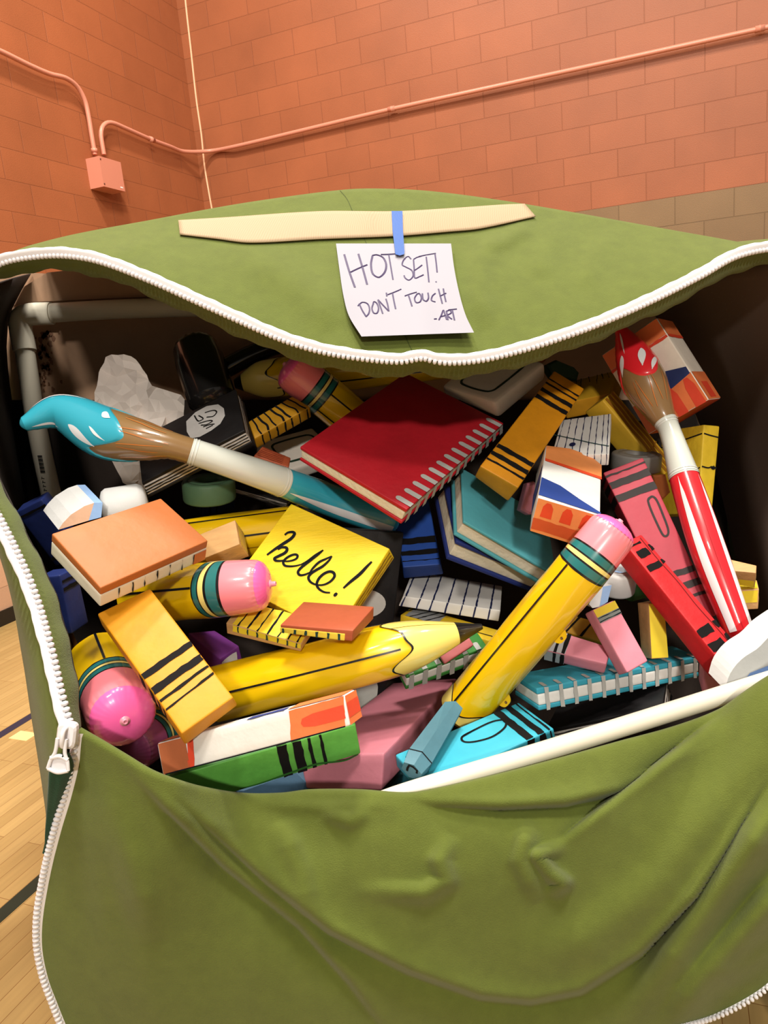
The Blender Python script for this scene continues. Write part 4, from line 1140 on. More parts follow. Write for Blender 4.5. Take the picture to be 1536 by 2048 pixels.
# worn patch beside the pipe and a folded flap above it
random.seed(9)
for k in range(60):
    x, y = random.gauss(92, 12), random.uniform(665, 780)
    p = on_plane(x, y, (0, bq - .0015, 0), np.array([0, 1., 0]))
    s = random.uniform(.002, .007)
    mb.add([p + np.array([s * math.cos(a) * (1 + .4 * math.sin(3 * a + k)), 0, 1.6 * s * math.sin(a)]) for a in np.linspace(0, 2 * PI, 9)[:-1]], [tuple(range(8))], paint('card_scuff', (116, 80, 58)))
tag(mb.build('cardboard_sheet'), 'brown cardboard panel lining the back of the pouch behind the pipe frame', 'panel')
mb = MB()
fp = [on_plane(x, y, (0, bq - .012, 0), np.array([0, 1., 0])) for x, y in ((20, 612), (45, 575), (95, 545), (330, 520), (330, 592), (60, 604))]
mb.add(fp + [p + np.array([0, .008, 0]) for p in fp], [(0, 1, 2, 3, 4, 5), (11, 10, 9, 8, 7, 6)] + [(i, i + 6, (i + 1) % 6 + 6, (i + 1) % 6) for i in range(6)], CARD)
tag(mb.build('cardboard_flap'), 'folded cardboard flap above the plastic pipe in the top left corner', 'panel')
# ---------------------------------------------------------------- painted blocks
def block(key, name, label, cat, colour, group=None, r=0.0035, faces=None, deco=None):
    h = Hex(key)
    mb = MB()
    rblock(mb, h, colour, r=r, faces=faces)
    if deco:
        deco(mb, h)
    o = mb.build(name, base=h.base())
    return tag(o, label, cat, group)

def bands(mb, h, spans, m=BLACK, faces=('top', 'front'), slant=0.0, wob=.0010):
    for a, c in spans:
        for f in faces:
            if f in ('top', 'front', 'back'):
                decal(mb, h, f, a, c, 0.012, 0.988, m, wob, slant=slant if f == 'top' else 0)
            else:
                decal(mb, h, f, a, c, 0.012, 0.988, m, wob)

def vbands(mb, h, spans, m=BLACK, f='top', wob=.001):
    for a, c in spans:
        decal(mb, h, f, 0.012, .988, a, c, m, wob)

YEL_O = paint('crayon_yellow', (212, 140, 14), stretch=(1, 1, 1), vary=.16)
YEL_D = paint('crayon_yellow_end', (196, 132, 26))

def d_left(mb, h):
    bands(mb, h, [(.525, .57), (.64, .69), (.735, .755), (.80, .815)], faces=('top',), slant=-.03)
    bands(mb, h, [(.525, .57), (.64, .69), (.735, .755), (.80, .815)], faces=('front',))
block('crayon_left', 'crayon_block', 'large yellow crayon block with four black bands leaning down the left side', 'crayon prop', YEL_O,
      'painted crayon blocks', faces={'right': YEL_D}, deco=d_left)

def d_top(mb, h):
    sp = [(.07, .085), (.115, .15), (.185, .22), (.70, .735), (.775, .81), (.855, .87), (.90, .912)]
    bands(mb, h, sp, faces=('top', 'front'))
block('crayon_top', 'crayon_block', 'yellow crayon block with black bands at both ends beside the red sketchbook', 'crayon prop',
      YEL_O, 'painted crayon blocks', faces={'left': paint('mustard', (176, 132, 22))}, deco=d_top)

def d_green(mb, h):
    bands(mb, h, [(.575, .625), (.655, .705), (.735, .755), (.80, .815)], faces=('top', 'back'))
    pstroke(mb, h, 'top', [(480, 1577), (520, 1566), (580, 1545), (630, 1528), (690, 1520), (716, 1508)], .004, paint('green_dark', (40, 92, 34)), taper=True)
block('green_crayon', 'crayon_block', 'bright green crayon block with four dark bands at the bottom under the white paint tube', 'crayon prop',
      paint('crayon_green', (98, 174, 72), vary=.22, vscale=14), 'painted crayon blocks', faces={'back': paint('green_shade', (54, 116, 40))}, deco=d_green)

def d_lblue(mb, h):
    bands(mb, h, [(.775, .835), (.875, .925), (.962, .975)], faces=('top', 'front'))
    pstroke(mb, h, 'top', [(925, 1474), (950, 1460), (985, 1444), (1008, 1441), (1010, 1455), (985, 1474), (950, 1484), (928, 1484)], .0042, BLACK, closed=True)
block('light_blue_crayon', 'crayon_block', 'light blue crayon block with black bands and a black outlined oval at the bottom rim', 'crayon prop',
      paint('crayon_light_blue', (62, 176, 202), vary=.08), 'painted crayon blocks', deco=d_lblue)

def d_blue(mb, h):
    vbands(mb, h, [(.30, .385), (.15, .215), (.07, .085)])
block('blue_crayon', 'crayon_block', 'royal blue crayon block with black bands below the red sketchbook', 'crayon prop',
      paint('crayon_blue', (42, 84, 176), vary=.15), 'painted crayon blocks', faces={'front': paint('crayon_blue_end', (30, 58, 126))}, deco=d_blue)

def d_redslab(mb, h):
    M_ = BLACK
    for a, c, b0, b1 in ((.045, .065, .3, .9), (.105, .165, .34, .98), (.215, .275, .36, .98), (.735, .785, .25, .9), (.845, .905, .3, .85), (.945, .96, .3, .95)):
        decal(mb, h, 'top', a, c, b0, b1, M_, .0012)
    for a, c in ((.04, .06), (.11, .16), (.21, .26), (.74, .78), (.85, .9)):
        decal(mb, h, 'top', a + .01, c + .01, .02, .16, M_, .002)
    stroke(mb, h, 'top', [(.02, .22), (.2, .2), (.4, .24), (.6, .19), (.8, .22), (.98, .2)], .0016, paint('dark_red', (110, 12, 18)))
block('red_slab', 'crayon_block', 'bright red crayon block seen edge-on with short black marks leaning on the rose one', 'crayon prop',
      paint('crayon_red', (204, 30, 36), vary=.2, bump=.6, bscale=30), 'painted crayon blocks', deco=d_redslab)

CHAR = paint('charcoal', (58, 54, 54), spec=.15)
def d_rose(mb, h):
    bands(mb, h, [(.028, .04), (.075, .12), (.165, .21), (.70, .735), (.775, .815), (.855, .87)], m=CHAR, faces=('top',), slant=.0)
    bands(mb, h, [(.03, .05), (.08, .12), (.165, .21), (.70, .735), (.775, .815)], m=BLACK, faces=('front',))
    pstroke(mb, h, 'top', [(1296, 1000), (1304, 993), (1313, 1000), (1326, 1030), (1336, 1058), (1335, 1070), (1326, 1070), (1313, 1045), (1300, 1015)], .0042, CHAR, closed=True)
block('rose_crayon', 'crayon_block', 'dusty rose crayon block with dark grey bands and an oval beside the red paintbrush', 'crayon prop',
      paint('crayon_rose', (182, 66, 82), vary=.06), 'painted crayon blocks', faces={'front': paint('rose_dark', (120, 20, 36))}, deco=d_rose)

def d_ochre(mb, h):
    bands(mb, h, [(.2, .24), (.5, .56)], faces=('top',), slant=.25)
block('ochre_crayon', 'crayon_block', 'small ochre crayon block with black bands half hidden behind the pink eraser', 'crayon prop',
      paint('ochre', (192, 142, 30)), 'painted crayon blocks', deco=d_ochre)
block('navy_crayon', 'crayon_block', 'dark navy crayon block below the green tape roll', 'crayon prop', paint('navy_deep', (26, 36, 78)), 'painted crayon blocks',
      deco=lambda mb, h: bands(mb, h, [(.2, .26), (.4, .46)], faces=('top',)))
block('blue_block_left', 'crayon_block', 'navy blue crayon block against the left edge beside the orange book', 'crayon prop', paint('navy_blue', (28, 46, 112)), 'painted crayon blocks',
      deco=lambda mb, h: bands(mb, h, [(.10, .15), (.88, .92)], faces=('top',)))
block('blue_crayon_left', 'crayon_block', 'navy blue crayon end just inside the left zip below the other navy block', 'crayon prop', paint('navy_blue', (28, 46, 112)), 'painted crayon blocks',
      deco=lambda mb, h: bands(mb, h, [(.72, .78), (.86, .9)], faces=('top',)))
def d_yband(mb, h):
    decal(mb, h, 'top', .05, .40, .03, .97, paint('band_grey', (150, 152, 156)), .001)
    for a in (.02, .16, .24, .33):
        decal(mb, h, 'top', a, a + .02, .03, .97, BLACK, .001, slant=.12, e=.0014)
    stroke(mb, h, 'top', [(.42, .2), (.7, .3), (.99, .34)], .003, BLACK)
block('yellow_band_block', 'crayon_block', 'yellow crayon block with a grey striped band beneath the blue lined notebook', 'crayon prop',
      paint('ruler_yellow', (226, 190, 40)), 'painted crayon blocks', deco=d_yband)
block('maroon_block', 'crayon_block', 'dark maroon crayon block in the gap behind the yellow and tan eraser', 'crayon prop', paint('maroon', (110, 26, 40)), 'painted crayon blocks')
def d_back_green(mb, h):
    pass

# hexagonal chalk
def hexstick():
    h = Hex('hex_stick')
    m = paint('slate_blue', (78, 122, 138), vary=.14)
    mb = MB()
    rows = []
    for u, s in ((1.0, .0), (1.0, 1.0), (.5, 1.0), (.16, 1.0), (.0, .74), (.0, 0.0)):
        row = []
        for k in range(6):
            a = PI / 6 + k * PI / 3
            row.append(h.p(u, .5 + .62 * s * math.cos(a), .5 + .66 * s * math.sin(a)))
        rows.append(row)
    mb.grid(rows, m, smooth=False, wrap=True)
    ring = []
    for u in (.155, .168):
        ring.append([h.p(u, .5 + .635 * math.cos(PI / 6 + k * PI / 3), .5 + .675 * math.sin(PI / 6 + k * PI / 3)) for k in range(6)])
    mb.grid(ring, BLACK, smooth=False, wrap=True)
    P = [h.p(-.005, .5 + y, .5 + z) for y, z in ((-.22, .1), (-.2, .3), (0, .36), (.16, .3), (.18, .05), (.16, -.15))]
    ribbon(mb, P, (h.p(-.2, .5, .5) - h.p(0, .5, .5)) / np.linalg.norm(h.p(-.2, .5, .5) - h.p(0, .5, .5)), .004, BLACK)
    tag(mb.build('chalk_stick', base=h.base()), 'slate blue hexagonal chalk stick resting on the light blue crayon block', 'chalk prop')
hexstick()

# ---------------------------------------------------------------- books and pads
def layered(key, name, label, cat, group, cover, pages, layout, deco=None, r=.0025, covername='cover'):
    """layout: list of (part, w0, w1, inset u0, u1, v0, v1); the thing's parts from bottom to top"""
    h = Hex(key)
    t = thing(name, label, cat, h.base(), group)
    parts = {}
    for pn, w0, w1, u0, u1, v0, v1 in layout:
        mb = MB()
        rblock(mb, h, pages if pn.startswith('pages') else cover, r=r, u=(u0, u1), v=(v0, v1), w=(w0, w1))
        if deco:
            deco(mb, h, pn, w0, w1)
        parts[pn] = mb.build(pn, t)
    return h, t, parts

def rings(h, t, n, top_len, wdt, off=.5, a0=0.0, a1=1.0, slant=0.0):
    """painted wire loops over the front edge"""
    for i in range(n):
        a = a0 + (a1 - a0) * (i + off) / n
        mb = MB()
        wv = wdt / h.d[0] / 2
        pts = [(a - wv, -.005), (a + wv, -.005), (a + wv, top_len * .8)] + [(a + wv * math.cos(x), top_len * .8 + top_len * .2 * math.sin(x)) for x in np.linspace(.2, PI - .2, 6)] + [(a - wv, top_len * .8)]
        poly(mb, h, 'top', pts, GREY, e=.0016)
        decal(mb, h, 'front', a - wv, a + wv, -.01, 1.01, GREY, .0008, e=.0028, slant=slant)
        mb.build('binding_ring', t)

RED = paint('book_red', (178, 22, 36), vary=.14, bump=.3)
h, t, _ = layered('red_book', 'sketchbook', 'large red sketchbook with white painted spiral loops along its lower right edge', 'sketchbook', 'spiral sketchbooks', RED, CREAM,
                  [('back_cover', 0, .2, 0, 1, 0, 1), ('pages', .2, .78, .006, .994, .012, .994), ('front_cover', .78, 1, 0, 1, 0, 1)])
rings(h, t, 13, .135, .0125)
TEAL = paint('book_teal', (58, 160, 184), vary=.12)
h, t, _ = layered('teal_spiral', 'sketchbook', 'turquoise sketchbook with grey spiral loops lying under the pink erasers', 'sketchbook', 'spiral sketchbooks', TEAL, WHITE,
                  [('back_cover', 0, .22, 0, 1, 0, 1), ('pages', .22, .72, .004, .997, .003, .99), ('front_cover', .72, 1, 0, 1, 0, 1)])
rings(h, t, 12, .26, .0085, off=.62)
GRN = paint('book_green', (56, 128, 54), vary=.12)
h, t, _ = layered('green_spiral', 'sketchbook', 'green sketchbook with grey spiral loops under the point of the lying pencil', 'sketchbook', 'spiral sketchbooks', GRN, WHITE,
                  [('back_cover', 0, .25, 0, 1, 0, 1), ('pages', .25, .78, .004, .997, .003, .99), ('front_cover', .78, 1, 0, 1, 0, 1)])
rings(h, t, 6, .3, .011, off=.35)
TB = paint('hardback_teal', (84, 166, 178), vary=.10)
layered('teal_book', 'hardcover_book', 'teal hardcover book with cream page edges lying on the navy one', 'book', 'hardcover books', TB, CREAM,
        [('back_cover', 0, .16, 0, 1, 0, 1), ('pages', .16, .84, .02, .98, .03, .98), ('front_cover', .84, 1, 0, 1, 0, 1)])
layered('navy_book', 'hardcover_book', 'navy hardcover book with cream page edges beneath the teal one', 'book', 'hardcover books', paint('hardback_navy', (32, 48, 116)), CREAM,
        [('back_cover', 0, .18, 0, 1, 0, 1), ('pages', .18, .82, .02, .98, .03, .98), ('front_cover', .82, 1, 0, 1, 0, 1)])
PALE = paint('spine_pale', (196, 200, 208))

ORG = paint('orange_book', (176, 100, 48), vary=.12, vscale=5)
ORG2 = paint('orange_edge', (196, 100, 40))
PAPER2 = paint('page_white', (226, 218, 200), vary=.05)
def d_orange(mb, h, pn, w0, w1):
    if pn == 'pages':
        decal(mb, h, 'front', .86, .99, .02, .56, ORG2, e=.0012)
        for a in (.155, .275, .385, .50, .62, .745, .86):
            decal(mb, h, 'front', a, a + .006, .02, .60, INK, .0012, e=.0014)
layered('orange_pad', 'notepad', 'thick orange covered notepad with white page edges and black ticks at upper left', 'notepad', 'painted notepads', ORG, PAPER2,
        [('pages', 0, .62, 0, 1, 0, 1), ('cover', .62, 1, 0, 1, 0, 1)], d_orange)

def d_brown(mb, h, pn, w0, w1):
    if pn == 'pages':
        for a in (.03, .2, .355, .505, .665, .81):
            decal(mb, h, 'front', a, a + .035, .03, .62, TEALLINE, .001)
BRN = paint('brick_brown', (172, 84, 54), vary=.10)
layered('brown_book', 'notepad', 'small brick brown notepad with yellow striped page edges on the yellow pencil', 'notepad', 'painted notepads', BRN, paint('page_yellow', (236, 206, 70)),
        [('pages', 0, .64, 0, .90, 0, 1), ('pages_end', 0, .64, .90, 1, 0, 1), ('cover', .64, 1, 0, 1, 0, 1)], d_brown) if False else None
h = Hex('brown_book')
t = thing('notepad', 'small brick brown notepad with yellow striped page edges on the lying yellow pencil', 'notepad', h.base(), 'painted notepads')
mb = MB(); rblock(mb, h, BRN, r=.002); mb.build('cover', t)
mb = MB(); rblock(mb, h, paint('page_yellow', (236, 206, 70)), r=.001, u=(-.002, .90), v=(-.012, .3), w=(.0, .64)); d_brown(mb, h, 'x', 0, 1)
for a in (.03, .2, .355, .505, .665, .81):
    decal(mb, h, 'front', a, a + .035, .03, .62, TEALLINE, .001, e=.0026)
mb.build('pages', t)

TAN = paint('bare_wood', (206, 160, 106), vary=.14, stretch=(1, 9, 9), vscale=7)
LEM = paint('lemon', (240, 212, 52), vary=.08)
def d_striped(mb, h):
    decal(mb, h, 'top', .09, .995, .01, .99, LEM, .001, e=.0009)
    decal(mb, h, 'front', .09, .995, .42, .99, LEM, .001, e=.0009)
    for a in (.16, .29, .42, .55, .69, .82, .94):
        decal(mb, h, 'top', a, a + .022, .0, .99, INK, .001, e=.0014, slant=.02)
        decal(mb, h, 'front', a - .008, a + .014, .42, .99, TEALLINE, .001, e=.0014)
block('striped_pad', 'notepad', 'wooden notepad painted yellow with black stripes under the lying pencil\'s eraser', 'notepad', TAN, 'painted notepads', deco=d_striped, r=.0015)

SUN = paint('post_yellow', (244, 208, 36), vary=.10, bump=.3, stretch=(1, 6, 6))
BRNL = paint('brown_line', (150, 104, 24))
def d_hello(mb, h):
    for k in (.22, .48, .74):
        decal(mb, h, 'right', .02, .98, k - .05, k + .05, BRNL, .0012)
    c6 = lambda *s: [(500 + x / 5.908, 1040 + y / 5.908) for x, y in s]
    S = [c6((412, 180), (450, 152), (508, 146), (528, 166), (490, 220), (400, 280), (300, 345), (230, 395), (202, 416)),
         c6((330, 352), (375, 328), (425, 328), (440, 352), (415, 390), (340, 430), (292, 456), (302, 480), (350, 487), (392, 482)),
         c6((395, 492), (480, 486), (548, 460), (564, 426), (540, 410), (490, 420), (430, 455), (394, 500), (412, 540), (470, 550), (540, 545), (600, 530)),
         c6((600, 532), (680, 490), (780, 415), (866, 358)), c6((866, 358), (820, 400), (745, 458), (660, 522), (600, 572), (568, 620), (592, 654), (650, 648), (712, 622)),
         c6((700, 640), (740, 578), (820, 500), (900, 462), (968, 430)), c6((968, 430), (935, 480), (862, 548), (780, 596), (722, 636), (692, 682), (712, 730), (760, 760), (802, 768)),
         c6((790, 772), (870, 768), (950, 730), (1000, 668), (988, 626), (940, 612), (870, 642), (812, 700), (790, 768), (820, 820), (880, 855), (948, 862)),
         c6((1440, 495), (1390, 545), (1300, 640), (1180, 740), (1105, 808)), c6((1030, 865), (1010, 885), (995, 905))]
    for k, s in enumerate(S):
        pstroke(mb, h, 'top', s, (.0078, .0072, .0056, .0056, .0064, .0056, .0064, .0062, .0074, .0070)[k], INK, taper=True, e=.0014)
block('hello_pad', 'notepad', 'yellow square notepad with hello! brushed in black', 'notepad', SUN, 'painted notepads', deco=d_hello, r=.002)

def d_lined(mb, h):
    for a in (.03, .185, .315, .47, .62, .755, .90):
        decal(mb, h, 'top', a, a + .016, .0, .99, NAVYLINE, .0008, slant=.02)
        decal(mb, h, 'front', a - .012, a + .004, .02, 1.0, NAVYLINE, .0008)
block('lined_notebook', 'notepad', 'white notepad with navy blue ruled lines under the blue crayon block', 'notepad', WHITE, 'painted notepads', deco=d_lined, r=.002)
def d_holed(mb, h):
    for a in (.05, .2, .34, .48, .62, .74, .86, .95):
        decal(mb, h, 'top', a, a + .014, .0, .99, NAVYLINE, .0008)
        decal(mb, h, 'front', a - .0, a + .014, .02, 1.0, NAVYLINE, .0008)
    pstroke(mb, h, 'top', [(1096, 868), (1140, 877), (1180, 886), (1218, 893)], .0030, TEALLINE)
    poly(mb, h, 'top', oval(*h.pick('top', 1145, 890), .058, .048), NAVYLINE, e=.0018)
block('holed_notebook', 'notepad', 'white ruled notepad with one dark punched hole behind the yellow crayon block', 'notepad', WHITE, 'painted notepads', deco=d_holed, r=.002)

def d_legal(mb, h):
    stroke(mb, h, 'top', [(.02, .80), (.3, .83), (.6, .86), (.98, .90)], .003, INK)
    stroke(mb, h, 'top', [(.4, .42), (.7, .44), (.98, .52)], .003, INK)
    stroke(mb, h, 'right', [(.02 + .88, .98), (.885, .6), (.87, .05)], .003, INK)
    stroke(mb, h, 'right', [(.53, .98), (.52, .55), (.535, .3), (.52, .02)], .003, INK)
    for k in range(6):
        stroke(mb, h, 'right', [(.50 + random.uniform(0, .06), .02 + .03 * k), (.52 + random.uniform(-.02, .03), .12 + .04 * k), (.54, .2 + .04 * k)], .003, INK)
block('legal_pad', 'notepad', 'tall yellow notepad with cracked black lines standing behind the red paintbrush', 'notepad', paint('legal_yellow', (222, 188, 46), vary=.16, bump=.5), 'painted notepads', deco=d_legal)

def d_corr(mb, h):
    m = paint('brown_stripe', (150, 100, 22))
    for k in (.22, .48, .74):
        stroke(mb, h, 'top', [(.01, k), (.2, k + .03), (.4, k - .02), (.6, k + .03), (.8, k), (.99, k + .02)], .009, m, n=30)
    stroke(mb, h, 'top', [(.7, .02), (.72, .5), (.70, .98)], .003, m)
block('corrugated_pad', 'notepad', 'yellow pad seen from its brown striped edge leaning behind the red paintbrush', 'notepad', paint('pad_yellow', (214, 172, 48)), 'painted notepads', deco=d_corr)
def d_yr(mb, h):
    for k, a in enumerate((.14, .26, .42, .60, .70, .82, .93)):
        decal(mb, h, 'top', a, a + .012, .55 if k in (1, 3) else .72, .99, INK, .0008, slant=-.08)
block('yellow_ruler_right', 'ruler_block', 'mustard yellow ruler block with black ticks at the back right', 'ruler prop', paint('ruler_mustard', (206, 160, 38)), 'ruler blocks', faces={'front': paint('ruler_edge', (222, 158, 36))}, deco=d_yr)
def d_rm(mb, h):
    for k, a in enumerate((.10, .22, .36, .50, .62, .76, .9)):
        stroke(mb, h, 'top', [(a - .02, .99), (a + .01, .6), (a + (.05 if k % 2 else .01), .3), (a + .03, .02)], .0055 if k in (1, 3, 4) else .004, INK)
        decal(mb, h, 'front', a + .02, a + .045, .02, .98, INK, .0008)
block('ruler_marks', 'ruler_block', 'yellow ruler block with jagged black marks beside the black composition book', 'ruler prop', paint('ruler_amber', (206, 150, 30)), 'ruler blocks', deco=d_rm)

def d_tube_c(mb, h):
    O, Rd, Nv = paint('tube_orange', (236, 146, 82)), paint('tube_red', (226, 74, 38)), paint('tube_navy', (30, 58, 130))
    P = lambda *s: [h.pick('top', x, y) for x, y in s]
    poly(mb, h, 'top', P((1090, 919), (1203, 957), (1203, 931), (1180, 912), (1140, 898), (1093, 892)), O)
    poly(mb, h, 'top', P((1090, 917), (1203, 955), (1203, 960), (1090, 922)), Rd, e=.0013)
    poly(mb, h, 'top', P((1083, 955), (1120, 972), (1160, 1000), (1201, 1026), (1201, 1030), (1150, 1014), (1077, 990)), Nv, e=.0013)
    decal(mb, h, 'front', .01, .99, .02, .98, O)
    decal(mb, h, 'front', .01, .99, .10, .42, paint('tube_rust', (204, 84, 40)), .001, e=.0013)
    for a in (.10, .42, .74):
        poly(mb, h, 'front', [(a, .50), (a + .19, .50), (a + .18, .8), (a + .13, .92), (a + .06, .92), (a + .015, .8)], Rd, e=.0014)
    decal(mb, h, 'left', .25, .6, .02, .98, Nv)
block('paint_tube_center', 'paint_tube', 'white and navy paint tube prop with orange red-tongued cap above the standing pencil', 'paint tube prop', WHITE, 'paint tube props', deco=d_tube_c)
def d_tube_b(mb, h):
    O, Rd, Nv = paint('tube_orange2', (214, 112, 62)), paint('tube_red2', (206, 62, 36)), paint('tube_navy2', (28, 44, 96))
    decal(mb, h, 'top', .01, .99, .80, .99, O); decal(mb, h, 'top', .01, .99, .765, .80, Rd, .001, e=.0013)
    decal(mb, h, 'right', .80, .99, .02, .98, O); decal(mb, h, 'right', .765, .80, .02, .98, Rd, .001, e=.0013)
    decal(mb, h, 'top', .01, .99, .01, .34, O); decal(mb, h, 'right', .01, .34, .02, .98, O)
    P = lambda *s: [h.pick('top', x, y) for x, y in s]
    poly(mb, h, 'top', P((1290, 752), (1372, 733), (1380, 746), (1337, 783), (1300, 800)), Nv)
    for a in (.22, .52, .80):
        poly(mb, h, 'top', [(a, .0), (a + .16, .0), (a + .155, .22), (a + .11, .31), (a + .05, .31), (a + .01, .22)], Rd, e=.0014)
    decal(mb, h, 'right', .03, .22, .3, .75, Rd, e=.0013)
block('paint_tube_back', 'paint_tube', 'tall orange and cream paint tube prop standing at the back right corner', 'paint tube prop', paint('tube_cream', (222, 212, 200)), 'paint tube props',
      faces={'front': paint('tube_foot', (184, 70, 34))}, deco=d_tube_b)
def d_tube_f(mb, h):
    O, Rd, B_ = paint('tube_orange3', (238, 122, 70)), paint('tube_red3', (232, 78, 50)), paint('tube_brown', (176, 98, 60))
    decal(mb, h, 'top', .01, .165, .02, .98, B_); decal(mb, h, 'top', .165, .20, .02, .98, Rd, .001, slant=.02)
    decal(mb, h, 'top', .72, .99, .02, .98, O, .001, slant=.02)
    pts = [(.99, .28), (.99, .72), (.84, .70), (.785, .62), (.775, .48), (.785, .36), (.84, .29)]
    poly(mb, h, 'top', pts, Rd, e=.0014)
    decal(mb, h, 'right', .02, .98, .02, .98, O); decal(mb, h, 'right', .25, .75, .02, .98, Rd, e=.0014)
    decal(mb, h, 'back', .72, .99, .02, .98, O); decal(mb, h, 'back', .5, .70, .4, .98, paint('tube_navy', (30, 58, 130)), .002)
    decal(mb, h, 'back', .01, .165, .02, .98, B_)
    stroke(mb, h, 'top', [(.02, .03), (.5, .02), (.98, .03)], .002, INK)  # dark line painted as the shadow along the tube's lower edge
block('tube_front', 'paint_tube', 'long white paint tube prop with orange and brown ends lying on the green crayon block', 'paint tube prop', WHITE, 'paint tube props', deco=d_tube_f)

# composition books
BK = paint('book_black', (26, 24, 26), vary=.3, vscale=20)
def d_comp(mb, h):
    for cy, rr in ((.58, .085), (.20, .09)):
        poly(mb, h, 'top', oval(.5 if False else cy, .40, rr, .34, sq=2.8), paint('label_grey', (206, 206, 202)), e=.0014)
h = Hex('composition_black')
mb = MB(); rblock(mb, h, BK, r=.003)
P = lambda *s: [h.pick('top', x, y) for x, y in s]
poly(mb, h, 'top', oval(*h.pick('top', 728, 1207), .075, .26), paint('label_grey', (206, 206, 202)), e=.0016)
poly(mb, h, 'top', oval(*h.pick('top', 712, 1385), .085, .26, sq=3.2), paint('label_grey', (206, 206, 202)), e=.0016)
tag(mb.build('composition_book', base=h.base()), 'tall black composition book with pale labels behind the hello notepad', 'composition book', 'composition books')
BKP = paint('book_page', (228, 220, 214), vary=.1, bump=.5, bscale=80)
def comp(key, label, deco, stripes=(('front', (.18, .42, .66)), ('right', (.2, .45, .7)))):
    h = Hex(key)
    t = thing('composition_book', label, 'composition book', h.base(), 'composition books')
    for nm, w in (('back_cover', (0, .16)), ('front_cover', (.80, 1))):
        mb = MB(); rblock(mb, h, BK, r=.002, w=w)
        if nm == 'front_cover' and deco: deco(mb, h)
        mb.build(nm, t)
    mb = MB(); rblock(mb, h, BKP, r=.002, u=(.008, .992), v=(.008, .992), w=(.16, .80))
    for f in ('front', 'right'):
        for k in (.30, .46, .64):
            decal(mb, h, f, .01, .99, k, k + .07, BK, .0009, e=.0006)
    mb.build('pages', t)
def d_binder(mb, h):
    poly(mb, h, 'top', [h.pick('top', 250 + x / 4.389, 650 + y / 4.389) for x, y in ((540, 850), (620, 770), (720, 715), (820, 700), (870, 735), (880, 800), (840, 870), (760, 930), (660, 985), (580, 1000), (545, 940))], paint('label_dim', (196, 192, 190)), e=.0014)
    c = lambda *s: [(250 + x / 4.389, 650 + y / 4.389) for x, y in s]
    for s in (c((705, 775), (780, 755), (808, 770), (780, 805), (720, 815)), c((612, 800), (650, 850), (690, 830), (650, 800)), c((650, 870), (740, 845), (770, 850), (720, 880), (670, 885)), c((690, 900), (750, 880), (790, 875)), c((715, 915), (775, 885))):
        pstroke(mb, h, 'top', s, .0035, BLACK, e=.0022)
comp('black_binder', 'black composition book with a scribbled white oval label behind the blue paintbrush', d_binder)
comp('black_book_lower', 'black composition book lying along the front rim under the turquoise sketchbook', None)
comp('black_edge_book', 'thin black book with pale page edges under the blue paintbrush handle', None)

# erasers and other small blocks
PINK = paint('eraser_pink', (222, 138, 156), vary=.08)
PINKM = paint('eraser_mauve', (190, 116, 132), vary=.08)
def d_lying(mb, h):
    for f in ('top', 'front'):
        decal(mb, h, f, .01, .34, .01, .99, paint('ferrule_grey', (178, 180, 184)))
        decal(mb, h, f, .15, .20, .01, .99, BLACK, .0008, e=.0014, slant=.0); decal(mb, h, f, .27, .335, .01, .99, BLACK, .0008, e=.0014)
block('pink_eraser_lying', 'eraser_block', 'pink pencil-end eraser with black ringed grey band lying on the turquoise sketchbook', 'eraser prop', PINK, 'eraser props', deco=d_lying)
def d_tilt(mb, h):
    decal(mb, h, 'top', .01, .99, .87, .99, paint('ferrule_yellow', (216, 186, 50)))
    decal(mb, h, 'top', .01, .99, .78, .87, paint('ferrule_dim', (120, 126, 124)))
    for k in (.79, .845): decal(mb, h, 'top', .01, .99, k, k + .012, INK, .0006, e=.0014)
block('pink_eraser_tilted', 'eraser_block', 'pink pencil-end eraser with yellow and grey top leaning upright on the turquoise sketchbook', 'eraser prop', PINK, 'eraser props', deco=d_tilt)
def d_wy(mb, h):
    for k in range(6):
        decal(mb, h, 'back', .02, .75, .1 + .13 * k, .14 + .13 * k, INK, .0008)
    decal(mb, h, 'top', .015, .985, .015, .985, LEM)
block('wood_yellow_block', 'eraser_block', 'yellow fronted tan wooden block standing on the turquoise sketchbook', 'eraser prop', TAN, 'eraser props', deco=d_wy, r=.0015)
block('pink_block_big', 'eraser_block', 'big dusty pink eraser block at the bottom behind the chalk stick', 'eraser prop', PINKM, 'eraser props', r=.005)
def d_purple(mb, h):
    decal(mb, h, 'front', .06, .80, .12, .80, WHITE, .002)
block('purple_block', 'eraser_block', 'purple block with a white label beside the large yellow crayon block', 'eraser prop', paint('purple', (116, 52, 134), vary=.08), 'eraser props', deco=d_purple)
block('pink_eraser_tip', 'eraser_block', 'small dull pink eraser under the black point of the lying pencil', 'eraser prop', paint('dull_pink', (192, 104, 108)), 'eraser props')
block('terracotta_eraser', 'eraser_block', 'small terracotta eraser left of the red sketchbook', 'eraser prop', paint('terracotta', (176, 84, 52)), 'eraser props',
      deco=lambda mb, h: [decal(mb, h, 'top', .05 + .16 * k, .11 + .16 * k, .2, .95, paint('terracotta_dark', (140, 58, 36)), .001) for k in range(6)])
block('pink_box_right', 'eraser_block', 'pink eraser block at the right end of the turquoise sketchbook', 'eraser prop', PINK, 'eraser props')
block('wood_block', 'eraser_block', 'bare wooden block beside the orange notepad', 'eraser prop', TAN, 'eraser props', r=.0015,
      deco=lambda mb, h: [decal(mb, h, 'right', .05, .95, .12 + .2 * k, .2 + .2 * k, LEM, .0005) for k in range(4)])
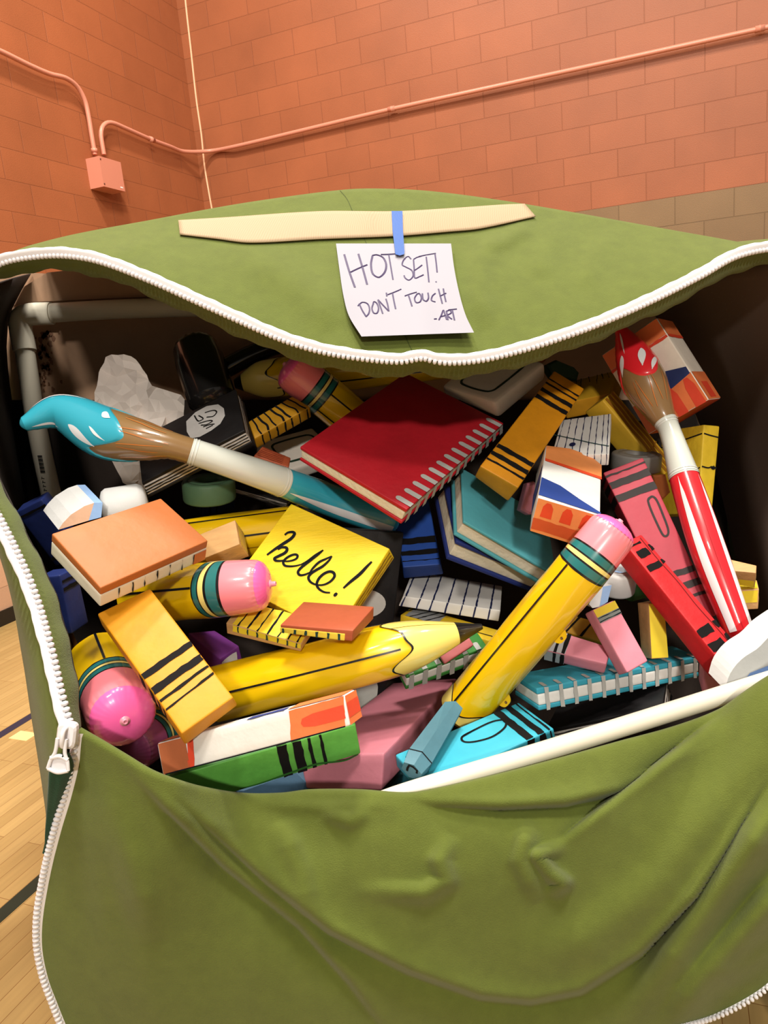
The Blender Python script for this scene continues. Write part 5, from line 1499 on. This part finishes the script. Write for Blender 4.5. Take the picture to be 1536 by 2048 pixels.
block('tan_pad_upper', 'eraser_block', 'upper tan and yellow block at the right wall of the pouch', 'eraser prop', TAN, 'eraser props', deco=lambda mb, h: decal(mb, h, 'front', .02, .98, .05, .45, LEM), r=.0015)
block('tan_pad_lower', 'eraser_block', 'lower yellow and tan block at the right wall of the pouch', 'eraser prop', TAN, 'eraser props',
      deco=lambda mb, h: (decal(mb, h, 'front', .02, .98, .35, .95, LEM), decal(mb, h, 'top', .02, .98, .05, .95, LEM)), r=.0015)
block('orange_block_right', 'eraser_block', 'orange brown block behind the big white tape roll', 'eraser prop', paint('orange_brown', (190, 106, 50)), 'eraser props')

def d_white(mb, h):
    P = [(.22, .20), (.78, .20), (.86, .28), (.86, .72), (.78, .80), (.22, .80), (.14, .72), (.14, .28)]
    stroke(mb, h, 'top', P, .0062, paint('line_green', (34, 58, 44)), closed=True, n=80)
WB = paint('box_white', (230, 222, 212), vary=.06)
block('white_box_upper', 'rounded_block', 'white rounded block with a dark green outlined square above the red sketchbook', 'painted block', WB, 'white outlined blocks', r=.012, deco=d_white)
block('white_box_lower', 'rounded_block', 'white rounded block with a green outline peeking out left of the red sketchbook', 'painted block', WB, 'white outlined blocks', r=.008, deco=d_white)

# pink eraser wedge and small pieces in the gaps
def lump(name, label, cat, m, pix, d, thick, group=None, r=.2, rings_=None):
    """a block cut to the outline pix, thick metres deep"""
    mb = MB()
    n = len(pix)
    c = np.mean(np.array([at(x, y, d) for x, y in pix]), axis=0)
    rows = []
    for k, (s, z) in enumerate(((0.0, 0), (.8, 0.0), (.95, .08), (1, .25), (1, .9), (.9, 1), (0, 1))):
        rows.append([c + (at(x, y, d) - c) * s + MV[2] * thick * z for x, y in pix])
    mb.grid(rows, m, smooth=False, wrap=True)
    return tag(mb.build(name), label, cat, group)
lump('eraser_block', 'mauve wedge eraser peeking out left of the white and navy paint tube', 'eraser prop', PINKM, [(1055, 966), (1069, 962), (1085, 975), (1078, 1028), (1058, 1030), (1041, 1020)], 1.56, .05, 'eraser props')
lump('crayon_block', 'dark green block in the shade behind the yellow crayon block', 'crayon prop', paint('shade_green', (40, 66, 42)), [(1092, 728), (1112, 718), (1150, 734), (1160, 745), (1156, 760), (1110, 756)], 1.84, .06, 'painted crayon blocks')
lump('eraser_block', 'orange brown block just under the zip above the white rounded block', 'eraser prop', paint('orange_brown', (190, 106, 50)), [(1050, 705), (1075, 690), (1100, 692), (1100, 712), (1088, 722), (1066, 722)], 1.86, .05, 'eraser props')
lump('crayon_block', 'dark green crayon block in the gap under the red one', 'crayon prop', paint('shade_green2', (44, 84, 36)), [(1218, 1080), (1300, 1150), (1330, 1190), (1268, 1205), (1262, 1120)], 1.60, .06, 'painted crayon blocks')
lump('eraser_block', 'orange brown chip between the rose crayon block and the red paintbrush', 'eraser prop', paint('orange_brown', (190, 106, 50)), [(1306, 950), (1332, 948), (1342, 985), (1325, 1002), (1310, 975)], 1.60, .03, 'eraser props')
lump('crayon_block', 'steel blue block at the bottom under the green crayon block', 'crayon prop', paint('steel_blue', (72, 104, 132)), [(470, 1582), (600, 1535), (625, 1560), (610, 1610), (470, 1620)], 1.30, .04, 'painted crayon blocks')
lump('crayon_block', 'dark teal striped block at the bottom beneath the chalk stick', 'crayon prop', paint('deep_teal', (24, 78, 90)), [(770, 1588), (800, 1545), (850, 1540), (855, 1575), (800, 1600)], 1.345, .02, 'painted crayon blocks')

# ---------------------------------------------------------------- tape dispensers and tape rolls
def tilted_roll(name_, P0, axis, R, hgt, m, hole=.45, inner=None, parent=None, label=None):
    mb = MB()
    rr = .12 * hgt
    prof = [(hgt * .75, R * hole * .9), (hgt - .004, R * hole), (hgt, R * (hole + .04)), (hgt, R * .72), (hgt * .985, R * .73), (hgt * .985, R * .76), (hgt, R * .77), (hgt, R - rr), (hgt - rr * .3, R - rr * .3), (hgt - rr, R), (rr, R), (rr * .3, R - rr * .3), (0, R - rr), (0, .001)]
    lathe(mb, P0, axis, prof, m, nc=44)
    k = len(prof)
    mb2 = MB()
    lathe(mb2, np.array(P0) + np.array(axis) / np.linalg.norm(axis) * hgt * .74, axis, [(0, .0005), (0.001, R * hole * .95)], inner or m, nc=24)
    o = mb.build(name_, parent)
    mb2.build('core', o if parent is not None or True else None)
    return o
TAPEW = paint('tape_white', (206, 206, 206), vary=.05, vscale=5)
TAPEB = paint('tape_blue', (140, 172, 216))
TAPEG = paint('tape_grey', (172, 174, 174))
def extrude(mb, pix0, d0, shift, m, m_side=None, sides=None):
    """outline at depth d0 pushed along a 3D vector"""
    A = [at(x, y, d0) for x, y in pix0]
    B_ = [p + np.array(shift) for p in A]
    n = len(A)
    mb.add(A, [tuple(range(n))], m)
    mb.add(B_, [tuple(range(n))[::-1]], m)
    for i in range(n):
        j = (i + 1) % n
        mb.add([A[i], A[j], B_[j], B_[i]], [(0, 1, 2, 3)], (sides or {}).get(i, m_side or m))
# left dispenser: arched snout with a blue cutting edge, round roll behind
t = thing('tape_dispenser', 'white tape dispenser prop with a blue edge above the orange notepad', 'tape dispenser prop', at(190, 1050, 1.50), 'tape dispenser props')
o3 = lambda x, y: (x / 2.954, 920 + y / 2.954)
mb = MB()
face = [o3(345, 412), o3(372, 372), o3(420, 322), o3(500, 272), o3(556, 253), o3(606, 252), o3(598, 338), o3(524, 358)]
dsh = at(*o3(255, 298), 1.475) - at(*o3(345, 412), 1.40)
PEACH = paint('tape_peach', (214, 170, 140))
extrude(mb, face, 1.40, dsh, PEACH, TAPEW, sides={5: TAPEB, 4: TAPEB, 6: TAPEW})
A = [at(*o3(*q), 1.3992) for q in ((524, 358), (556, 253), (606, 252), (598, 338))]
mb.add(A, [(0, 1, 2, 3)], TAPEB)
mb.build('body', t)
mb = MB()
lathe(mb, at(205, 1022, 1.475), at(292, 1008, 1.50) - at(205, 1022, 1.475), [(0, .0005), (.0, .03), (.004, .040), (.012, .045), (.074, .045), (.084, .040), (.090, .028), (.092, .0005)], TAPEW, nc=44)
mb.build('tape_roll', t)
# right dispenser
t = thing('tape_dispenser', 'white tape dispenser prop with blue edge behind the standing pencil\'s ferrule', 'tape dispenser prop', at(1237, 1200, 1.47), 'tape dispenser props')
tilted_roll('tape_roll', at(1231, 1182, 1.49), -MV[1] * .92 - MV[2] * .40, .038, .052, TAPEW, hole=.4, inner=TAPEB, parent=t)
mb = MB()
o8 = lambda x, y: (1120 + x / 3.692, 1000 + y / 3.692)
extrude(mb, [o8(215, 770), o8(250, 680), o8(330, 612), o8(382, 628), o8(352, 752), o8(300, 788), o8(240, 798)], 1.425, MV[2] * .045, TAPEW)
mb.add([at(*o8(*q), 1.4242) for q in ((292, 788), (318, 640), (382, 628), (352, 752))], [(0, 1, 2, 3)], TAPEB)
mb.build('body', t)
# big roll at the lower right
t = thing('tape_dispenser', 'big white tape dispenser prop with a blue patch at the lower right rim', 'tape dispenser prop', at(1510, 1380, 1.30), 'tape dispenser props')
mb = MB()
big_face = [(x, y) for x, y, _ in catmull([(1450, 1380, 0), (1458, 1352, 0), (1472, 1330, 0), (1490, 1313, 0), (1515, 1297, 0), (1545, 1268, 0), (1600, 1240, 0), (1650, 1262, 0), (1655, 1310, 0), (1610, 1345, 0), (1530, 1370, 0), (1480, 1384, 0)], 44)]
extrude(mb, big_face, 1.258, MV[2] * .026 - MV[1] * .024 - MV[0] * .017, TAPEG, TAPEW)
mb.add([at(*q, 1.2568) for q in ((1488, 1362), (1500, 1346), (1540, 1330), (1600, 1310), (1600, 1345), (1530, 1366))], [(0, 1, 2, 3, 4, 5)], paint('patch_blue', (92, 124, 178)))
mb.build('body', t)
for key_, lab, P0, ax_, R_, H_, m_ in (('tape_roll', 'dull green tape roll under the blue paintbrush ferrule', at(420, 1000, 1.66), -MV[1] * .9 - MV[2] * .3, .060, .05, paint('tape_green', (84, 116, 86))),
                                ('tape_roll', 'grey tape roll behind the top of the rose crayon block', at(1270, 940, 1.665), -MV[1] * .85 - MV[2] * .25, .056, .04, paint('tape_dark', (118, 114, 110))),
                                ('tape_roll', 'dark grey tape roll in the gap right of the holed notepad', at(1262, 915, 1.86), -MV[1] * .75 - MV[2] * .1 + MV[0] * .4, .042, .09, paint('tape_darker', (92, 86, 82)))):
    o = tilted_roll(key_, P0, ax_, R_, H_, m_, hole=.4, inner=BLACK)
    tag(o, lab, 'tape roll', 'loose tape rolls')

# ---------------------------------------------------------------- inflatable pencils
V_YEL = vinyl('yellow', (240, 194, 8))
V_PINK = vinyl('pink', (248, 134, 146))
V_HOT = vinyl('hot_pink', (252, 104, 172))
V_TEAL = vinyl('teal_band', (38, 112, 112))
V_PALE = vinyl('pale_yellow', (246, 224, 132))
V_WOOD = vinyl('wood_tip', (246, 222, 118))
V_BLK = vinyl('black', (20, 18, 20))
V_CLEAR = vinyl('valve', (236, 150, 170))

def pencil(key, label, lines=(-.5, 1.4, 2.9, -2.2), eraser=True, tip=False, flip=False, cone=None, hot=V_HOT, pink=V_PINK, yel=V_YEL, wood=V_WOOD, seams=(), tabs=(), valve=True, scallop_phase=0.0, bump_end=.36, vlen=.004, stub=False):
    """the eraser at the start of its path, the point at the end"""
    pts, rad = [list(x) for x in TUBE[key]]
    if flip:
        pts, rad = pts[::-1], rad[::-1]
    t = thing('inflatable_pencil', label, 'inflatable pencil', [sum(p[0] for p in pts) / len(pts), sum(p[1] for p in pts) / len(pts), min(p[2] for p in pts) - rad[0]], 'inflatable pencils')
    sw = Sweep(pts, rad, 160)
    R = float(sw.r[2])
    m0 = 0.0
    if eraser:
        le, lf = 1.22 * R, .85 * R
        pu = lambda m, a: -.0008 * math.exp(-((m) / .012) ** 2) * (1 + math.sin(30 * a + math.sin(3 * a))) - .07 * R * math.exp(-m / (.12 * R))
        mb = MB()
        tube_part(mb, sw, 0, le, pink, rfun=pu, nc=96, nm=22)
        mb.build('eraser', t)
        mb = MB()
        P, T, N, B, r = sw.at(0)
        r0 = r * .93
        prof = [(-bump_end * R, .0005), (-bump_end * R * .98, r0 * .2), (-bump_end * R * .88, r0 * .45), (-bump_end * R * .68, r0 * .68), (-bump_end * R * .36, r0 * .88), (-bump_end * R * .12, r0 * .975), (0.0005, r0 * 1.005)]
        def wob(k, a, rr, ss):
            f = (k / 6) ** 3
            return rr * (1 - .006 * f * (1 + math.sin(30 * a + math.sin(3 * a)))), ss + .0006 * f * math.sin(30 * a + 1)
        lathe(mb, P, T, prof, hot, nc=96, ref=N, wob=wob)
        cap = mb.build('eraser_cap', t)
        if valve:
            mb = MB()
            pv = P + T * (-bump_end * R * .985)
            lathe(mb, pv, -T, [(-.002, .0085), (.001, .0082), (.0014, .0052), (vlen, .0046), (vlen + .0008, .004), (vlen + .0008, .0025), (vlen - .001, .0022), (vlen - .001, .0004)], V_CLEAR, nc=20)
            mb.build('valve', cap)
        mb = MB()
        z = le
        seq = [(.07, V_BLK), (.25, V_TEAL), (.06, V_BLK), (.14, V_PALE), (.06, V_BLK), (.25, V_TEAL), (.07, V_BLK)]
        tot = sum(x for x, _ in seq)
        for f, m in seq:
            tube_part(mb, sw, z, z + lf * f / tot, m, nm=3, nc=64, e=.0003)
            z += lf * f / tot
        mb.build('ferrule', t)
        m0 = z
    m1 = sw.len if not tip else cone[0] * sw.len
    mb = MB()
    wr = lambda m, a: .0007 * math.sin(9 * a + 30 * m)
    tube_part(mb, sw, m0, m1 + (.0 if not tip else .02), yel, rfun=wr, nc=64)
    if not tip:
        P, T, N, B, r = sw.at(sw.len)
        lathe(mb, P, T, [(0, r), (.012, r * .8), (.018, r * .4), (.02, .0005)], yel, nc=40, ref=N)
    if not eraser:
        P, T, N, B, r = sw.at(0)
        lathe(mb, P, -T, [(0, r), (.012, r * .8), (.018, r * .4), (.02, .0005)], yel, nc=40, ref=N)
    for a in lines:
        w = .0019 / R
        tube_patch(mb, sw, lambda _a: (m0, m1), a - w, a + w, V_BLK, e=.0013, na=3, nm=50)
    for a in seams:
        w = .0006 / R
        tube_patch(mb, sw, lambda _a: (m0, m1), a - w, a + w, vinyl('seam_brown', (120, 84, 20)), e=.0018, na=3, nm=50)
    for mt, a in tabs:                       # flat welded tabs with a rivet hole
        P, T, N, B, r = sw.at(mt)
        rad_ = math.cos(a) * N + math.sin(a) * B
        tang = np.cross(rad_, T)
        V = []
        for s in (-1, 1):
            for q in np.linspace(-1, 1, 13):
                hgt = .013 * (1 - abs(q) ** 3.5)
                V.append(P + rad_ * (r - .004 + hgt + .003) + T * .016 * q + tang * .0012 * s)
        F = [tuple(range(13)) + (), tuple(range(13, 26))[::-1]]
        F += [(i, i + 1, i + 14, i + 13) for i in range(12)]
        mb.add(V, F, yel)
        lathe(mb, P + rad_ * (r + .006) + tang * -.0012, -tang, [(0, .0030), (.0008, .0026), (.0008, .0016), (.0002, .0014), (.0002, .0003)], vinyl('seam_brown', (120, 84, 20)), nc=14)
        lathe(mb, P + rad_ * (r + .006) + tang * .0012, tang, [(0, .0030), (.0008, .0026), (.0008, .0016), (.0002, .0014), (.0002, .0003)], vinyl('seam_brown', (120, 84, 20)), nc=14)
    if stub:
        sc = lambda a: sw.len - .030 + .013 * math.sin(3 * a + scallop_phase)
        A_ = np.linspace(0, 2 * PI, 91)[:-1]
        mb.grid([[sw.S(sc(a) + (sw.len + .0005 - sc(a)) * s, a, .0022) for a in A_] for s in np.linspace(0, 1, 6)], wood, wrap=True)
        mb.grid([[sw.S(sc(a) + o, a, .0030) for a in A_] for o in (-.0018, .0018)], V_BLK, wrap=True)
    mb.build('barrel', t)
    if tip:
        mb = MB()
        me_ = cone[1] * sw.len
        sc = lambda a: m1 + .020 * math.sin(3 * a + scallop_phase) + .006 * math.sin(7 * a)
        n = 90
        rows = []
        for s in np.linspace(0, 1, 24):
            rows.append([sw.S(sc(a) + (me_ - sc(a)) * s, a, .0012) for a in np.linspace(0, 2 * PI, n + 1)[:-1]])
        mb.grid(rows, wood, wrap=True)
        rows = [[sw.S(sc(a) + o, a, .0020) for a in np.linspace(0, 2 * PI, n + 1)[:-1]] for o in (-.0018, .0018)]
        mb.grid(rows, V_BLK, wrap=True)
        tube_patch(mb, sw, lambda _a: (sc(_a), me_), lines[0] - .9, lines[0] - .9 + .0012 / R, vinyl('seam_brown', (120, 84, 20)), e=.0018, na=3, nm=20)
        mb.build('wood_tip', t)
        mb = MB()
        tube_part(mb, sw, me_ - .001, sw.len, V_BLK, e=.0014, nm=16)
        mb.build('point', t)
    return sw

pencil('pencil_A', 'inflatable yellow pencil lying out from under the orange notepad, pink eraser to the right', flip=True, lines=(.12, 1.9, -1.5, 3.1), vlen=.010)
pencil('pencil_B', 'inflatable yellow pencil lying across the middle with its black point to the right', eraser=False, tip=True, cone=(.70, .905), lines=(.05, 1.6, -1.5, 3.1), scallop_phase=1.9)
pencil('pencil_C', 'inflatable yellow pencil standing diagonally at center right, pink eraser at its upper end', lines=(.52, 2.3, -2.2), seams=(-1.15,), tabs=((.21, -1.3), (.385, -1.3)), valve=True, stub=True, scallop_phase=1.2)
pencil('pencil_D', 'inflatable yellow pencil at the bottom left corner with its round pink eraser facing out', lines=(.1, 1.9, -1.7))
pencil('pencil_E', 'inflatable pencil in the shade at the lower left showing only a pink eraser coloured darker for the shade', hot=vinyl('shaded_pink', (178, 84, 146)), pink=vinyl('shaded_pink_side', (150, 70, 112)), lines=(0.3,), valve=False)  # shadow on the pink eraser is put into its darker vinyl colours
pencil('pencil_G', 'inflatable yellow pencil lying along the dark back, point to the left', eraser=False, tip=True, flip=True, cone=(.80, .965), lines=(-.55, 1.5), scallop_phase=.4)
pencil('pencil_H', 'inflatable yellow pencil tucked behind the red sketchbook, pink eraser under the zip', lines=(-.25, .75, 2.4), valve=True)
pencil('pencil_I', 'inflatable yellow pencil barrel behind the bare wooden block', eraser=False, lines=(.05, -.9), seams=(.6,))
# ferrule marks of the pencil along the back
# ---------------------------------------------------------------- inflatable paintbrushes
def brush(key, label, col, wht, lens, phase, hl):
    pts, rad = TUBE[key]
    sw = Sweep(pts, rad, 220)
    L = sw.len
    t = thing('inflatable_paintbrush', label, 'inflatable paintbrush', [sum(p[0] for p in pts) / len(pts), sum(p[1] for p in pts) / len(pts), min(p[2] for p in pts)], 'inflatable paintbrushes')
    a_, f0, f1 = [x * L for x in lens]
    bro = vinyl('bristle_brown', (142, 110, 70))
    mb = MB()
    rib = lambda m, a: .0006 * math.sin(m * 420) * max(0, math.cos(a - 1.6)) ** 4
    tube_part(mb, sw, 0.03 * L, f0, bro, nc=56, rfun=rib)
    for k in range(7):
        a0 = -1.2 + .36 * k
        q = [sw.S(a_ + (f0 - a_) * s, a0 + .35 * (s - .5) * (1 if k % 2 else -.7), .0016) for s in np.linspace(.12, .72 - .05 * (k % 3), 14)]
        nr = [(sw.S(a_ + (f0 - a_) * s, a0, 1.0) - sw.S(a_ + (f0 - a_) * s, a0, 0)) for s in np.linspace(.12, .72, 14)]
        ribbon(mb, q, nr, .0016, vinyl('bristle_line', (206, 118, 50)), taper=True)
    mb.build('bristles', t)
    mb = MB()
    edge = lambda a: a_ * (1 + .17 * math.sin(3 * a + phase) + .05 * math.sin(5 * a))
    rows = []
    for s in np.linspace(0, 1, 46):
        row = []
        for a in np.linspace(0, 2 * PI, 73)[:-1]:
            m = edge(a) * s
            rnd = .0022 * (1 - max(0, (s - .96) / .04) ** 2)
            row.append(sw.S(m, a, rnd + rib(m, a)))
        rows.append(row)
    mb.grid(rows, col, wrap=True)
    P, T, N, B, r = sw.at(0)
    lathe(mb, P, -T, [(0, r + .002), (.004, r * .8), (.007, r * .4), (.008, .0004)], col, nc=40, ref=N)
    for (m_a, m_b, aa, wd, sl_) in hl:              # white gleam shapes printed on the paint
        rows = []
        for s in np.linspace(0, 1, 16):
            w = wd * math.sin(PI * min(.97, max(.03, s ** .7)))
            rows.append([sw.S((m_a + (m_b - m_a) * s) * L, aa + sl_ * s + w * q, .0034) for q in np.linspace(-.5, .5, 5)])
        mb.grid(rows, wht)
    mb.build('paint_tip', t)
    mb = MB()
    fer = vinyl('ferrule_pale', (208, 212, 204))
    tube_part(mb, sw, f0, f1, fer, e=.0008, nc=48)
    for x in (f0 + .004, f0 + .010, f1 - .012, f1 - .006):
        tube_part(mb, sw, x, x + .002, vinyl('ferrule_ring', (228, 230, 226)), e=.0020, nm=2, nc=48)
    mb.build('ferrule', t)
    mb = MB()
    tube_part(mb, sw, f1, L, col, nc=56)
    P, T, N, B, r = sw.at(L)
    lathe(mb, P, T, [(0, r), (.01, r * .85), (.018, r * .5), (.02, .0004)], col, nc=40, ref=N)
    return sw, t, mb, f1, L

V_BLUE = vinyl('brush_blue', (52, 164, 188))
V_WHT = vinyl('print_white', (232, 232, 236))
sw, t, mb, f1, L = brush('brush_blue', 'inflatable blue paintbrush with a curled tip lying across the upper left of the heap', V_BLUE, V_WHT, (.25, .415, .655), 2.2,
                         [(.03, .13, -1.15, .16, .0), (.012, .10, .75, .22, .1), (.135, .215, .38, .34, .25), (.205, .24, -.75, .3, .1), (.19, .245, -.02, .13, .3)])
wedge = lambda c, w: (lambda a: (f1 + (L - f1) * (.06 + .9 * (abs(a - c) / w) ** 2 * .8), L))
for c, w in ((.50, .24), (-2.0, .3), (2.6, .3)):
    rows = []
    for s in np.linspace(0, 1, 40):
        ww = w * math.sin(PI * .5 * min(1, s * 1.6)) ** .8 + .01
        rows.append([sw.S(f1 + .006 + (L - f1 - .006) * s, c + ww * q, .0010) for q in np.linspace(-1, 1, 9)])
    mb.grid(rows, V_WHT)
mb.build('handle', t)
V_REDV = vinyl('brush_red', (222, 38, 48))
sw, t, mb, f1, L = brush('brush_red', 'inflatable red paintbrush standing upright on the right side of the heap', V_REDV, V_WHT, (.175, .335, .535), 2.6,
                         [(.02, .10, .25, .16, .1), (.105, .165, -.55, .4, .35), (.10, .165, .55, .3, .3), (.145, .185, -1.0, .3, .5)])
for c, w in ((.36, .25), (-1.05, .2), (2.4, .3), (-2.2, .3)):
    rows = []
    for s in np.linspace(0, 1, 40):
        ww = w * (.25 + .75 * math.sin(PI * .5 * min(1, s * 1.3)))
        if s < .12: ww *= (s / .12)
        rows.append([sw.S(f1 + .006 + (L - f1 - .006) * s, c + (ww + .004) * q, .0010) for q in np.linspace(-1, 1, 9)])
    mb.grid(rows, V_WHT)
tube_patch(mb, sw, lambda _a: (f1, L), -.33, -.315, vinyl('seam_red', (120, 16, 26)), e=.0012, na=3, nm=40)
mb.build('handle', t)

# black inflatable marker in the back left, with a black bar behind it
pts, rad = TUBE['black_marker']
VB = vinyl('marker_black', (26, 24, 24), rough=.25)
t = thing('inflatable_marker', 'glossy black inflatable marker lying in the shade behind the crumpled paper', 'inflatable marker', [pts[1][0], pts[1][1], pts[1][2] - rad[1]])
sw = Sweep([at(392, 700, 1.90), at(402, 730, 1.88), at(425, 800, 1.85)], [.060, .064, .062], 40)
mb = MB(); tube_part(mb, sw, 0, sw.len, VB, nc=60, rfun=lambda m, a: .0012 * math.sin(26 * a) * math.exp(-((m - .05) / .012) ** 2))
P, T, N, B, r = sw.at(sw.len); lathe(mb, P, T, [(0, r), (.02, r * .8), (.03, r * .4), (.032, .0005)], VB, ref=N)
mb.build('barrel', t)
mb = MB(); P, T, N, B, r = sw.at(0); lathe(mb, P, -T, [(0, r), (.012, r * .92), (.022, r * .7), (.028, r * .35), (.03, .0005)], VB, ref=N, nc=48, wob=lambda k, a, rr, ss: (rr * (1 + .02 * math.sin(18 * a) * (k == 1)), ss))
mb.build('cap', t)
mb = MB()
pipe(mb, [at(440, 742, 1.99), at(520, 702, 2.0), at(640, 660, 2.02)], .028, VB, nc=24, n=24)
tag(mb.build('inflatable_bar'), 'black glossy bar leaning behind the shaded marker under the zip', 'inflatable marker')

# crumpled sheet of paper
random.seed(11)
from mathutils import noise as mn
mb = MB()
OUT = [(205, 880), (196, 835), (189, 790), (200, 745), (216, 711), (240, 708), (263, 712), (284, 735), (299, 762), (303, 772), (340, 782), (366, 795), (369, 822), (372, 845), (395, 850), (415, 856), (404, 870), (388, 878), (360, 905), (340, 940), (300, 965), (284, 986), (262, 975), (244, 964), (230, 930), (215, 905)]
cx, cy = 285, 850
creases = [(random.uniform(190, 410), random.uniform(710, 970), random.uniform(0, PI), random.uniform(12, 34), random.uniform(-.022, .022)) for _ in range(26)]
def pd(x, y):
    d = 1.70 + .0002 * (850 - y)
    for (a, b, th, w, k) in creases:
        u = (x - a) * math.cos(th) + (y - b) * math.sin(th)
        v = -(x - a) * math.sin(th) + (y - b) * math.cos(th)
        d += k * max(0, 1 - abs(u) / w) * math.exp(-(v / 70) ** 2)
    d += .012 * mn.noise(Vector((x / 30, y / 30, 3)))
    return d
from mathutils.geometry import delaunay_2d_cdt
oc = [(x + random.uniform(-2.2, 2.2), y + random.uniform(-2.2, 2.2)) for x, y, _ in catmull([(x, y, 0) for x, y in OUT + [OUT[0]]], 65)[:-1]]
pts2 = [Vector(p) for p in oc]
def inside(x, y):
    c = False
    for i in range(len(oc)):
        (x1, y1), (x2, y2) = oc[i], oc[i - 1]
        if (y1 > y) != (y2 > y) and x < (x2 - x1) * (y - y1) / (y2 - y1) + x1:
            c = not c
    return c
while len(pts2) < 64 + 120:
    x, y = random.uniform(190, 415), random.uniform(708, 988)
    if inside(x, y) and all((p - Vector((x, y))).length > 9 for p in pts2):
        pts2.append(Vector((x, y)))
vv, ee, ff, _a, _b, _c = delaunay_2d_cdt(pts2, [(i, (i + 1) % 64) for i in range(64)], [list(range(64))], 1, 1e-4)
hts = [random.uniform(-.008, .008) for _ in vv]
ridges = [((262, 712), (300, 800)), ((300, 800), (340, 930)), ((200, 800), (300, 805)), ((300, 800), (385, 870)), ((250, 960), (290, 850))]
def ridge_h(x, y):
    h = 0
    for (a, b), (c, d) in ridges:
        dx, dy = c - a, d - b
        t = max(0, min(1, ((x - a) * dx + (y - b) * dy) / (dx * dx + dy * dy)))
        h = max(h, 1 - math.hypot(x - a - t * dx, y - b - t * dy) / 55)
    return -.05 * max(0, h)
mb.add([at(p[0], p[1], 1.785 + .0002 * (850 - p[1]) + ridge_h(*p) + k) for p, k in zip(vv, hts)], [tuple(f) for f in ff], mat('paper_crumpled', (222, 210, 202), rough=.75, spec=.2))
o = mb.build('crumpled_paper')
solid(o, .0012, 0)
tag(o, 'crumpled sheet of white paper behind the tip of the blue paintbrush', 'paper')

# a last tidy-up of helper properties
for o in list(bpy.data.objects):
    if '_w' in o:
        del o['_w']
